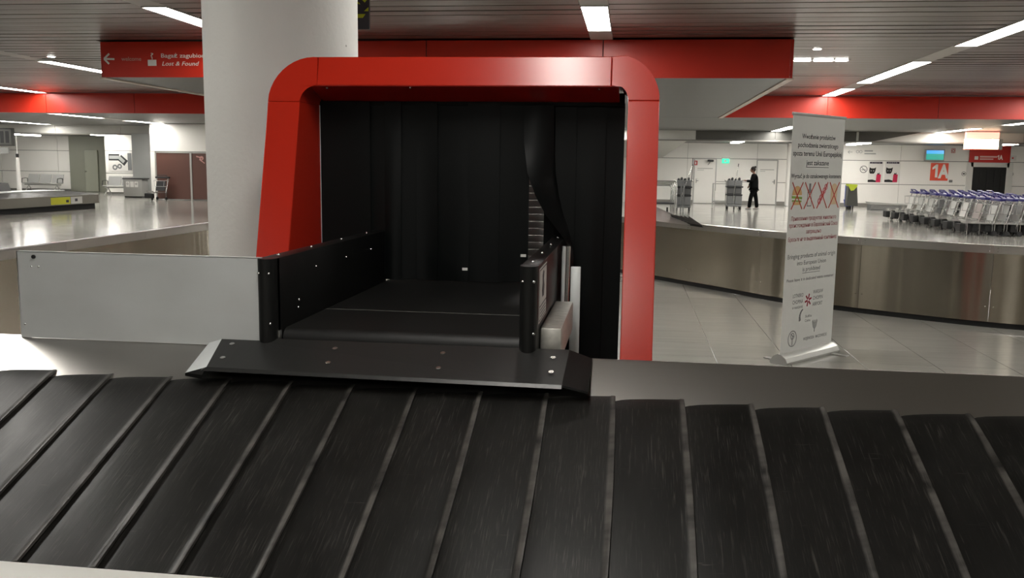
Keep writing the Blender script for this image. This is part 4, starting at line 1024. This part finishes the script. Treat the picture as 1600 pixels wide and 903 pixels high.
# ------------------------------------------------------------------ cleaning carts, cleaner, racks
def cart(label, x, y, w, rz=0.0, mop=((0.1, 0.9), (0.28, 1.75)), mop2=None):
    t = thing('cleaning_cart', label, 'cart', (x, y, 0), rz, 'cleaning carts')
    h = w/2
    MB().box(-h, h, -0.3, 0.3, 0.14, 0.22, 0.015, seg=1).build('base', M_cartgrey, t, smooth=None)
    for a, b, m_ in ((-h+0.01, -0.02, M_cartgrey), (0.02, h-0.01, M_cartgrey)):
        MB().box(a, b, -0.28, 0.0, 0.23, 0.56, 0.02, seg=1).build('bucket', m_, t, smooth=None)
    MB().box(-h, h, -0.29, 0.29, 0.56, 0.63, 0.015, seg=1).build('tray', M_cartdark, t, smooth=None)
    for a, b in ((-h+0.03, -0.006), (0.006, h-0.03)): MB().box(a, b, -0.25, 0.25, 0.63, 0.88, 0.02, seg=1).build('drawer', mat('drawer_grey', (0.09, 0.092, 0.092), 0.5), t, smooth=None)
    MB().box(-h-0.02, h+0.02, -0.30, 0.30, 0.88, 0.94, 0.015, seg=1).build('tray', M_cartdark, t, smooth=None)
    for a, b in ((-h+0.02, -0.008), (0.008, h-0.02)): MB().box(a, b, -0.24, 0.24, 0.94, 1.17, 0.02, seg=1).build('top_box', M_cartgrey, t, smooth=None)
    for k, xx in enumerate((-h*0.7, -h*0.3, h*0.15, h*0.6)):
        MB().tube([(xx, -0.05, 1.15), (xx, -0.05, 1.20+0.03*(k % 2)), (xx+0.01, -0.05, 1.24+0.04*(k % 2))], [0.05, 0.055, 0.02], 8).build('bottle', M_cartdark, t)
    for sx in (-1, 1):
        MB().tube([(sx*h, 0.26, 0.2), (sx*h, 0.26, 1.12), (sx*(h+0.06), 0.20, 1.16)], 0.014, 6).build('side_rail', M_chrome, t)
    for sx, sy in ((-1, -1), (0, -1), (1, -1), (-1, 1), (1, 1)):
        MB().cyl((sx*(h-0.05), sy*0.22, 0.065), 0.065, 0.04, 'x', 12).build('castor', M_matblack, t); MB().box(sx*(h-0.05)-0.02, sx*(h-0.05)+0.02, sy*0.22-0.02, sy*0.22+0.02, 0.07, 0.15).build('castor_fork', M_matblack, t, smooth=None)
    MB().tube([(mop[0][0], -0.32, mop[0][1]), (mop[1][0], -0.25, mop[1][1])], 0.011, 6).build('mop_handle', M_chrome, t)
    MB().tube([(mop[1][0]-0.01, -0.253, mop[1][1]-0.1), (mop[1][0], -0.25, mop[1][1]+0.02)], 0.018, 6).build('mop_grip', M_cartdark, t)
    if mop2: MB().tube([(mop2[0][0], 0.1, mop2[0][1]), (mop2[1][0], 0.1, mop2[1][1])], 0.014, 6).build('broom_handle', M_cartdark, t)
    return t


c1 = at(1068, 331, Z=0); c2_ = at(1148.5, 329, Z=0)
cart('grey cleaning cart with tall slanted mop beside the metal rack', c1.x, 34.4, 0.56, 0.0, ((-0.12, 0.45), (0.29, 1.75)), ((0.27, 0.4), (0.31, 2.0)))
cart('grey cleaning cart in front of the person in black', c2_.x, 36.4, 0.60, 0.0, ((-0.06, 0.45), (0.10, 1.80)))

# metal rack of bent tubes left of the carts
rk = at(1040, 332, Z=0)
rack = thing('tube_rack', 'rack of bent steel tubes beside the red portal leg', 'rack', (rk.x, 33.0, 0))
for k in range(4):
    y = 0.28*k; MB().tube([(0.36-0.05*k, y, 0.0), (0.36-0.05*k, y, 1.05-0.05*k), (0.30-0.05*k, y, 1.12-0.05*k), (-0.8, y, 1.12-0.05*k), (-0.86, y, 1.05-0.05*k), (-0.86, y, 0.0)], 0.028, 8).build('hoop', M_chrome, rack)
for x in (0.55, 0.64): MB().tube([(x, 0.4, 0.0), (x, 0.4, 1.05)], 0.025, 8).build('post', M_cartgrey, rack)
MB().box(-0.8, 0.3, 0.0, 0.9, 0.30, 0.36).build('shelf', M_cartdark, rack, smooth=None)
MB().cyl((0.05, -0.02, 0.1), 0.1, 0.06, 'x', 14).build('wheel', M_matblack, rack)
# folding frame barrier with white panel behind the second cart
fb = at(1118, 327, Z=0); fb1 = at(1142, 327, Z=0)
fr_ = thing('white_trolley_frame', 'light metal frame with white panel behind the second cleaning cart', 'barrier', (fb.x, 38.0, 0))
fw_ = fb1.x-fb.x+0.4
for x in (0.0, fw_):
    MB().tube([(x, 0, 0.0), (x, 0, 1.02)], 0.025, 8).build('upright', M_seat, fr_); MB().tube([(x-0.05, -0.25, 0.02), (x, 0, 0.5), (x+0.02, 0.25, 0.02)], 0.018, 6).build('brace', M_seat, fr_)
MB().tube([(0, 0, 1.0), (fw_, 0, 1.0)], 0.02, 6).build('top_rail', M_seat, fr_); MB().box(0, fw_, -0.05, 0.05, 0.22, 0.30, 0.01).build('lower_rail', M_seat, fr_, smooth=None)
MB().box(0.08, fw_-0.05, -0.02, 0.0, 0.32, 0.70, 0.005).build('panel', M_white, fr_, smooth=None)


def skinned(name, pts, edges, radii, m, parent, sub=2, root=0):
    me = bpy.data.meshes.new(name); me.from_pydata(pts, edges, [])
    o = bpy.data.objects.new(name, me); COL.objects.link(o)
    sk = o.modifiers.new('skin', 'SKIN'); sk.use_smooth_shade = True
    for v, r in zip(me.skin_vertices[0].data, radii): v.radius = (r, r) if not isinstance(r, tuple) else r
    for i, v in enumerate(me.skin_vertices[0].data): v.use_root = (i == root)
    ss = o.modifiers.new('sub', 'SUBSURF'); ss.levels = sub; ss.render_levels = sub
    dg = bpy.context.evaluated_depsgraph_get(); dg.update(); nm = bpy.data.meshes.new_from_object(o.evaluated_get(dg))
    bpy.data.objects.remove(o); nm.name = name; nm.materials.clear(); nm.materials.append(m)
    for p in nm.polygons: p.use_smooth = True
    return link(name, nm, parent)


# the cleaner: facing left (-x), one arm reaching to the cart
ps = at(1175.5, 327.5, Z=0)
pe = thing('person', 'person in black work clothes with tied hair reaching to a cleaning cart', 'person', (ps.x, 37.0, 0))
hip, kneeL, ankL, kneeR, ankR = (0.03, 0, 0.90), (-0.09, -0.08, 0.48), (-0.13, -0.09, 0.09), (0.14, 0.09, 0.48), (0.20, 0.10, 0.09)
B = [hip, (0.03, 0, 1.02), (0.03, 0, 1.20), (0.035, 0, 1.34), (0.015, 0, 1.44), (-0.01, 0, 1.50), (-0.03, 0, 1.58),          # 0-6 trunk to head
     (0.03, -0.17, 1.36), (-0.10, -0.22, 1.13), (-0.34, -0.15, 1.16), (-0.40, -0.14, 1.165),                                # 7-10 near arm
     (0.04, 0.17, 1.36), (-0.04, 0.24, 1.10), (-0.16, 0.20, 0.90), (-0.19, 0.19, 0.84),                                     # 11-14 far arm
     (0.02, -0.09, 0.86), kneeL, ankL, (-0.25, -0.10, 0.04), (0.05, 0.09, 0.86), kneeR, ankR, (0.08, 0.11, 0.04)]
E_ = [(0, 1), (1, 2), (2, 3), (3, 4), (4, 5), (5, 6), (3, 7), (7, 8), (8, 9), (9, 10), (3, 11), (11, 12), (12, 13), (13, 14), (0, 15), (15, 16), (16, 17), (17, 18), (0, 19), (19, 20), (20, 21), (21, 22)]
R_ = [0.13, 0.115, 0.12, 0.095, 0.05, 0.05, 0.075, 0.045, 0.040, 0.030, 0.022, 0.045, 0.042, 0.030, 0.024, 0.085, 0.055, 0.038, 0.03, 0.085, 0.055, 0.038, 0.03]
body = skinned('body', B, E_, R_, M_skin, pe)
hd = MB(); hd.sphere((-0.045, 0, 1.585), 0.095, 0.98, 0.80, 1.22, 16, 12); hd.prism([(-0.135, 1.600), (-0.162, 1.565), (-0.132, 1.558)], -0.014, 0.014, 'y'); hd.sphere((-0.125, 0, 1.53), 0.02, 0.6, 1.2, 0.5)
for s in (-1, 1): hd.sphere((-0.03, s*0.078, 1.58), 0.028, 0.7, 0.4, 1.0, 8, 6)
hd.build('head', M_skin, pe, smooth=60)
hr = MB(); hr.sphere((-0.028, 0, 1.61), 0.103, 1.0, 0.86, 1.12, 16, 12); hr.sphere((0.045, 0, 1.70), 0.045, 1, 1, 0.9, 10, 8); hr.build('hair', M_hair, pe, smooth=60)
for s in (-1, 1): MB().sphere((-0.128, s*0.03, 1.598), 0.010, 0.6, 1, 0.8, 8, 6).build('eye', M_hair, pe)
CB = [(0.03, 0, 0.80), (0.03, 0, 0.95), (0.03, 0, 1.18), (0.035, 0, 1.34), (0.015, 0, 1.42), (0.03, -0.17, 1.36), (-0.10, -0.22, 1.13), (-0.30, -0.16, 1.155), (0.04, 0.17, 1.36), (-0.04, 0.24, 1.10), (-0.13, 0.21, 0.95)]
CE = [(0, 1), (1, 2), (2, 3), (3, 4), (3, 5), (5, 6), (6, 7), (3, 8), (8, 9), (9, 10)]
skinned('jacket', CB, CE, [0.205, 0.185, 0.175, 0.16, 0.085, 0.105, 0.068, 0.050, 0.105, 0.068, 0.052], M_cloth, pe, root=1)
TB = [(0.03, 0, 0.92), (0.02, -0.09, 0.80), kneeL, (-0.135, -0.09, 0.06), (0.05, 0.09, 0.80), kneeR, (0.20, 0.10, 0.06)]
skinned('trousers', TB, [(0, 1), (1, 2), (2, 3), (0, 4), (4, 5), (5, 6)], [0.155, 0.115, 0.085, 0.080, 0.115, 0.085, 0.080], M_cloth, pe)
for x, y in ((-0.165, -0.09), (0.165, 0.10)):
    MB().sphere((x, y, 0.035), 0.06, 2.2, 0.85, 0.62, 12, 8).build('shoe', M_shoe, pe, smooth=60)
for k, (dy, dz, l) in enumerate(((-0.03, 0.012, 0.075), (-0.012, 0.016, 0.085), (0.007, 0.014, 0.08), (0.024, 0.008, 0.065))):
    x, y, z = -0.40, -0.14, 1.165; MB().tube([(x, y+dy*0.7, z), (x-l*0.6, y+dy, z+dz*0.4), (x-l, y+dy, z-0.022)], [0.010, 0.009, 0.007], 6).build('finger', M_skin, body)
MB().tube([(-0.385, -0.165, 1.16), (-0.42, -0.19, 1.15), (-0.445, -0.19, 1.14)], [0.011, 0.010, 0.008], 6).build('thumb', M_skin, body)

# ------------------------------------------------------------------ doors, signs and fittings on the far right wall
def one_a(parent, x, y, z, h, m):
    # the figure 1 with its flag, and the letter A, centred on x
    MB().prism([(x-0.30*h, z), (x-0.30*h, z+0.72*h), (x-0.52*h, z+0.60*h), (x-0.52*h, z+0.76*h), (x-0.27*h, z+h), (x-0.12*h, z+h), (x-0.12*h, z)], y-0.003, y, 'y').build('figure_one', m, parent, smooth=None)
    link('letter_a', text_mesh('A', m, h, 0.80*h, 'CENTER', bold=0.045), parent, (x+0.32*h, y-0.001, z))


def wrect(x0, y0, x1, y1, Y): a, b = at(x0, y1, Y=Y), at(x1, y0, Y=Y); return min(a.x, b.x), max(a.x, b.x), min(a.z, b.z), max(a.z, b.z)


def wall_door(n, x0, x1, ytop, Y=WY, hinge=1):
    a, b, z0, z1 = wrect(x0, ytop, x1, 321, Y)
    d = struct(MB().box(a+0.03, b-0.03, Y-0.04, Y-0.005, 0.02, z1-0.03, 0.006, seg=1).build('door_%d' % n, M_white, smooth=None))
    MB().box(a-0.02, a+0.025, Y-0.05, Y, 0, z1+0.01).box(b-0.025, b+0.02, Y-0.05, Y, 0, z1+0.01).box(a, b, Y-0.05, Y, z1-0.025, z1+0.02).build('door_frame', M_seat, d, smooth=None)
    hx = a+0.12 if hinge < 0 else b-0.12
    MB().box(hx-0.02, hx+0.02, Y-0.06, Y-0.04, 0.95, 1.15).build('handle_plate', M_bolt, d, smooth=None); MB().tube([(hx, Y-0.06, 1.05), (hx, Y-0.10, 1.05), (hx-0.10*hinge, Y-0.10, 1.05)], 0.012, 6).build('door_handle', M_cartdark, d)
    MB().box(a+0.15, b-0.15, Y-0.042, Y-0.04, z1*0.78, z1*0.78+0.03).build('door_text', mat('faint_print', (0.36, 0.35, 0.33), 0.5), d, smooth=None)
    MB().box(a+0.15, b-0.55, Y-0.042, Y-0.04, z1*0.745, z1*0.745+0.02).build('door_text', M_bluegrey, d, smooth=None)
    return d


wall_door(6, 1082, 1119.5, 248.5, hinge=-1); wall_door(7, 1179.5, 1215.5, 250.5, hinge=1)


def sign(name, label, cat, rect, Y, m, t=0.02, text_=None, tm=M_signwhite, th=None, tw=None, dz=0.25):
    a, b, z0, z1 = wrect(*rect, Y); o = thing(name, label, cat, ((a+b)/2, Y, z0)); w, h = b-a, z1-z0
    MB().box(-w/2, w/2, -t, 0, 0, h, 0.003, seg=1).build('plate', m, o, smooth=None)
    if text_: text(text_, tm, o, (0, -t-0.003, h*dz), th or h*0.5, tw or w*0.7)
    return o, w, h


o, w, h = sign('exit_sign', 'green lit emergency exit sign on the far wall', 'sign', (1128, 248, 1139.5, 255), WY-0.05, M_exit); MB().box(-w*0.2, w*0.05, -0.026, -0.021, h*0.25, h*0.75).box(w*0.12, w*0.32, -0.026, -0.021, h*0.4, h*0.55).build('running_figure', M_signwhite, o, smooth=None)
MB().box(-w/2-0.02, w/2+0.02, -0.04, 0.0, h, h+0.06).build('housing', M_seat, o, smooth=None)
o, w, h = sign('fire_sign', 'small red fire equipment sign on the white door', 'sign', (1085, 251, 1090, 258), WY-0.045, mat('fire_red', (0.45, 0.02, 0.02), 0.5), 0.01); MB().box(-w*0.3, w*0.1, -0.014, -0.011, h*0.2, h*0.8).build('pictogram', M_signwhite, o, smooth=None)
a, b, z0, z1 = wrect(1106, 250, 1115, 252.5, WY-0.3)
o = thing('wall_camera', 'small dark camera bracket above the white door', 'camera', ((a+b)/2, WY-0.05, z0)); MB().tube([(-0.1, 0, -0.15), (0, -0.15, 0.0)], 0.015, 6).build('arm', M_seat, o); MB().box(-0.14, 0.14, -0.25, -0.1, 0, 0.09, 0.02).build('housing', M_cartdark, o)
# posters with a black cat
for k, (x0, x1) in enumerate(((1355.5, 1380.5), (1381.5, 1407))):
    a, b, z0, z1 = wrect(x0, 252.5, x1, 284.5, WY-0.01)
    o = thing('cat_poster', ('left' if k == 0 else 'right')+' one of two posters with a black cat and crimson bag', 'poster', (a, WY-0.005, z0), group='cat posters'); w, h = b-a, z1-z0
    MB().box(0, w, -0.01, 0, 0, h).build('sheet', M_poster, o, smooth=None)
    MB().box(w*0.08, w*0.93, -0.014, -0.011, h*0.895, h*0.985).build('title_bar', mat('poster_title', (0.03, 0.015, 0.04), 0.5), o, smooth=None)
    for q in range(5): MB().box(w*(0.18+0.13*q), w*(0.26+0.13*q), -0.017, -0.0145, h*(0.92+0.01*(q % 2)), h*0.955).build('title_print', M_bluegrey, o, smooth=None)
    MB().prism([(w*0.08, h*0.46), (w*0.14, h*0.41), (w*0.38, h*0.41), (w*0.46, h*0.48), (w*0.50, h*0.60), (w*0.52, h*0.72), (w*0.40, h*0.67), (w*0.20, h*0.67), (w*0.08, h*0.72), (w*0.06, h*0.58)], -0.014, -0.011).build('cat_head', M_matblack, o, smooth=None)
    for ex in (0.19, 0.36): MB().prism(circ(w*ex, h*0.55, w*0.035, 10), -0.018, -0.015).build('cat_eye', M_bluegrey, o, smooth=None)
    MB().prism([(0, 0), (w*0.56, 0), (w*0.56, h*0.08), (w*0.3, h*0.13), (0, h*0.11)], -0.014, -0.011).build('cat_body', M_matblack, o, smooth=None)
    MB().prism([(w*0.55, 0), (w*0.86, 0), (w*0.88, h*0.38), (w*0.58, h*0.38)], -0.018, -0.015).build('bag', M_crimson, o, smooth=None)
    MB().prism([(w*0.60, h*0.36), (w*0.66, h*0.46), (w*0.72, h*0.41), (w*0.76, h*0.49), (w*0.80, h*0.37)], -0.014, -0.011).build('bag_contents', M_matblack, o, smooth=None)
p_ = at(1349.5, 264.5, Y=WY-0.02)
o = thing('no_smoking_sign', 'round no smoking sign left of the cat posters', 'sign', (p_.x, WY-0.01, p_.z))
ring_prism(MB(), 0, 0, 0.135, 0.165, -0.006, 0).build('ring', M_cartgrey, o, smooth=None); ic = MB(); bar2(ic, (-0.1, 0.1), (0.1, -0.1), 0.025, -0.006, 0); ic.build('slash', M_cartgrey, o, smooth=None); ic = MB(); bar2(ic, (-0.09, -0.02), (0.09, -0.02), 0.03, -0.010, -0.007); ic.build('cigarette', M_cartgrey, o, smooth=None)
# direction text high on the wall
p_ = at(1325, 237.5, Y=WY-0.02); o = thing('wall_direction', 'faint grey arrow and toilet direction printed high on the wall', 'sign', (p_.x, WY-0.008, p_.z))
ic = MB(); bar2(ic, (0, 0), (0.2, 0), 0.025, -0.004, 0); bar2(ic, (0, 0), (0.08, 0.07), 0.025, -0.006, -0.004); bar2(ic, (0, 0), (0.08, -0.07), 0.025, -0.008, -0.006); ic.build('arrow', M_bluegrey, o, smooth=None)
ic = MB(); ring_prism(ic, 0.42, 0.02, 0.05, 0.07, -0.004, 0, 10); ring_prism(ic, 0.56, 0.02, 0.05, 0.07, -0.004, 0, 10); ic.build('pictogram', M_bluegrey, o, smooth=None)
MB().box(0.72, 1.08, -0.004, 0, 0.03, 0.09).build('faint_print', M_bluegrey, o, smooth=None); MB().box(0.72, 1.22, -0.004, 0, -0.09, -0.04).build('faint_print', M_bluegrey, o, smooth=None)
# monitor, red smoke sign, 1A panel, small box
o, w, h = sign('wall_monitor', 'wall monitor with green and blue screen above the gate panel', 'monitor', (1443.5, 233.5, 1475.5, 251.5), WY-0.25, mat('monitor_case', (0.28, 0.28, 0.26), 0.4), 0.10)
MB().box(-w/2+0.06, w/2-0.04, -0.106, -0.101, 0.06, h*0.62).build('screen', M_screen, o, smooth=None); MB().box(-w/2+0.06, w/2-0.04, -0.106, -0.101, h*0.62, h-0.05).build('screen_header', M_screenb, o, smooth=None)
for k in range(4): MB().box(-w/2+0.1, w/2-0.1, -0.109, -0.107, 0.10+0.06*k, 0.108+0.06*k).build('screen_line', M_bluegrey, o, smooth=None)
MB().box(-0.1, 0.1, 0.0, 0.24, h*0.3, h*0.6).build('wall_bracket', M_seat, o, smooth=None)
o, w, h = sign('alarm_sign', 'small square red and white sign right of the monitor', 'sign', (1486, 232, 1493, 239), WY-0.005, mat('alarm_red', (0.5, 0.05, 0.04), 0.5), 0.01); MB().box(-w*0.4, w*0.4, -0.014, -0.011, h*0.1, h*0.9).build('panel', M_poster, o, smooth=None); ring_prism(MB(), 0, h/2, 0.04, 0.065, -0.018, -0.015, 14).build('ring', mat('alarm_red', (0.5, 0.05, 0.04)), o, smooth=None)
o, w, h = sign('gate_number_sign', 'large orange square panel reading 1A on the far wall', 'sign', (1452.5, 255, 1482.5, 282), WY-0.005, M_orange, 0.012); one_a(o, 0.0, -0.016, h*0.18, 0.58, M_signwhite)
tag(MB().box(-0.07, 0.07, -0.04, 0, 0, 0.11, 0.005).build('wall_box', M_cartgrey, smooth=None, loc=(at(1485, 285, Y=WY).x, WY-0.003, at(1485, 285, Y=WY).z)), 'tiny dark switch box below the orange 1A panel', 'switch')
# gate 1A
gd = struct(MB().box(gx0, gx1, WY+0.005, WY+0.025, 0, gz).build('door_8', mat('gate_glass', (0.006, 0.006, 0.006), 0.5), smooth=None))
for k in range(5): MB().box(gx0+0.12+0.3*k, gx0+0.40+0.3*k, WY-0.02, WY+0.004, 0.02, gz-0.12).build('door_leaf', M_matblack, gd, smooth=None)
MB().box(gx0-0.16, gx0+0.1, WY-0.06, WY+0.1, 0, gz+0.14).box(gx1-0.1, gx1+0.16, WY-0.06, WY+0.1, 0, gz+0.14).box(gx0, gx1, WY-0.06, WY+0.1, gz-0.06, gz+0.14).build('door_frame', M_fascia, gd, smooth=None)
o, w, h = sign('gate_header', 'red header sign reading 1A above the dark gate door', 'sign', (1513.5, 226, 1580, 253.5), WY-0.07, mat('header_red', (0.50, 0.025, 0.018), 0.45), 0.03)
one_a(o, w*0.24, -0.034, h*0.17, h*0.24, M_signwhite)
for zz_, w_, h_ in ((0.27, 0.42, 0.07), (0.15, 0.33, 0.055)): MB().box(-w*0.24, -w*0.24+w*w_, -0.034, -0.031, h*zz_, h*zz_+h_, 0.0).build('header_print', mat('print_blush', (0.66, 0.45, 0.42), 0.5), o, smooth=None)
MB().box(-w*0.37, -w*0.28, -0.034, -0.031, h*0.15, h*0.34).build('pictogram', M_signwhite, o, smooth=None)
o, w, h = sign('white_wall_sign', 'small white sign right of the red gate header', 'sign', (1576, 243, 1588.5, 251), WY-0.075, M_poster, 0.01); MB().box(-w*0.12, w*0.12, -0.014, -0.011, h*0.35, h*0.65).build('symbol', mat('alarm_red', (0.5, 0.05, 0.04)), o, smooth=None)
for k, q in enumerate(((1506, 271.5), (1580, 272))):
    p_ = at(q[0], q[1], Y=WY-0.02); o = thing('round_wall_sign', 'small round pictogram sign %s the dark gate door' % ('left of', 'right of')[k], 'sign', (p_.x, WY-0.005, p_.z), group='round signs')
    ring_prism(MB(), 0, 0, 0.08, 0.10, -0.006, 0, 18).build('ring', M_cartgrey, o, smooth=None); MB().box(-0.05, 0.05, -0.006, 0, -0.03, 0.03, 0.01).build('pictogram', M_cartdark, o, smooth=None)
# lit hanging sign in front of the gate
a, b, z0, z1 = wrect(1506, 217.5, 1559.5, 233.5, 36.0)
o = thing('lit_hanging_sign', 'glowing hanging light box in front of the gate header', 'sign', ((a+b)/2, 36.0, z0)); w, h = b-a, z1-z0
MB().box(-w/2, w/2, -0.10, 0.05, 0.02, h, 0.01).build('lit_face', M_lightbox, o, smooth=None); MB().box(-w/2-0.01, w/2+0.01, -0.11, 0.06, 0.0, 0.02).build('lower_edge', M_orange, o, smooth=None)
MB().box(w/2, w/2+0.14, -0.10, 0.06, 0.0, h).build('end_box', M_seat, o, smooth=None); MB().box(-w/2+0.02, w/2, -0.10, 0.05, h+0.03, h+0.25).build('upper_face', M_lightbox2, o, smooth=None)
for x in (-w/3, w/3): MB().tube([(x, 0, h-0.02), (x, 0, ZL-z0+0.02)], 0.015, 6).build('hanger', M_seat, o)
# refuse bag holder, bucket, low bench along the wall
p_ = at(1330, 327.5, Z=0); o = thing('refuse_bag_stand', 'dark refuse bag on a stand with lime yellow liner', 'bin', (p_.x, 39.0, 0))
MB().prism([(-0.20, 0.15), (0.26, 0.15), (0.18, 0.98), (-0.16, 0.98)], -0.18, 0.18, 'y').build('bag', mat('bag_dark', (0.06, 0.062, 0.055), 0.5), o, smooth=None)
MB().prism([(-0.20, 1.06), (0.20, 1.04), (0.18, 0.96), (0.05, 0.80), (-0.06, 0.78), (-0.16, 0.96)], -0.20, 0.20, 'y').build('liner', M_lime, o, smooth=None)
for x in (-0.05, 0.1): MB().tube([(x, 0, 0.0), (x, 0, 0.16)], 0.03, 6).build('leg', M_cartdark, o)
p_ = at(1321, 325, Z=0); o = thing('blue_bucket', 'blue plastic bucket and lid beside the refuse bag', 'bucket', (p_.x-0.10, 39.4, 0)); MB().tube([(0, 0, 0.12), (0, 0, 0.40)], [0.17, 0.22], 14).build('tub', M_bluepl, o); MB().box(-0.16, 0.04, -0.05, 0.15, 0.40, 1.0, 0.02).build('tall_container', M_bluepl, o); MB().cyl((0, 0, 0.06), 0.12, 0.12, 'z', 12).build('foot', M_cartdark, o)
q0, q1 = at(1354, 328, Y=38.9), at(1420, 328, Y=38.9)
o = thing('low_mesh_bench', 'low grey conveyor end with mesh side by the far wall', 'bench', (q0.x, 38.9, 0)); w = q1.x-q0.x
MB().prism([(0.0, 0.34), (w-0.5, 0.27), (w, 0.27), (w, 0.22), (0.06, 0.24)], -0.3, 0.3, 'y').build('top', M_seat, o, smooth=None)
ms = MB()
for k in range(22): bar2(ms, (0.08+k*0.05, 0.03), (0.08+k*0.05+0.06, 0.25), 0.012, -0.28, -0.27); bar2(ms, (0.14+k*0.05, 0.03), (0.08+k*0.05, 0.25), 0.012, -0.265, -0.255)
tag(ms.build('mesh_side', M_chrome, o, smooth=None), kind='stuff'); MB().box(0.08, 1.3, -0.26, 0.28, 0.0, 0.24).build('body', M_cartgrey, o, smooth=None)
for x in (1.5, w-0.1): MB().box(x-0.03, x+0.03, -0.2, 0.2, 0, 0.24).build('leg', M_chrome, o, smooth=None)
# trolley parked by the brown doors
p_ = at(231, 300, Y=34.3)
ot = copy_tree(protos[M_cartdark.name]); ot.location = (p_.x+0.12, 34.15, 0); ot.rotation_euler = (0, 0, math.radians(80)); ot['label'] = 'single luggage trolley with dark board parked beside the brown doors'; del ot['group']
for ch in ot.children:
    if ch.name.startswith(('handle', 'brake_bar')):
        ch.data = ch.data.copy(); ch.data.materials[0] = M_cartdark
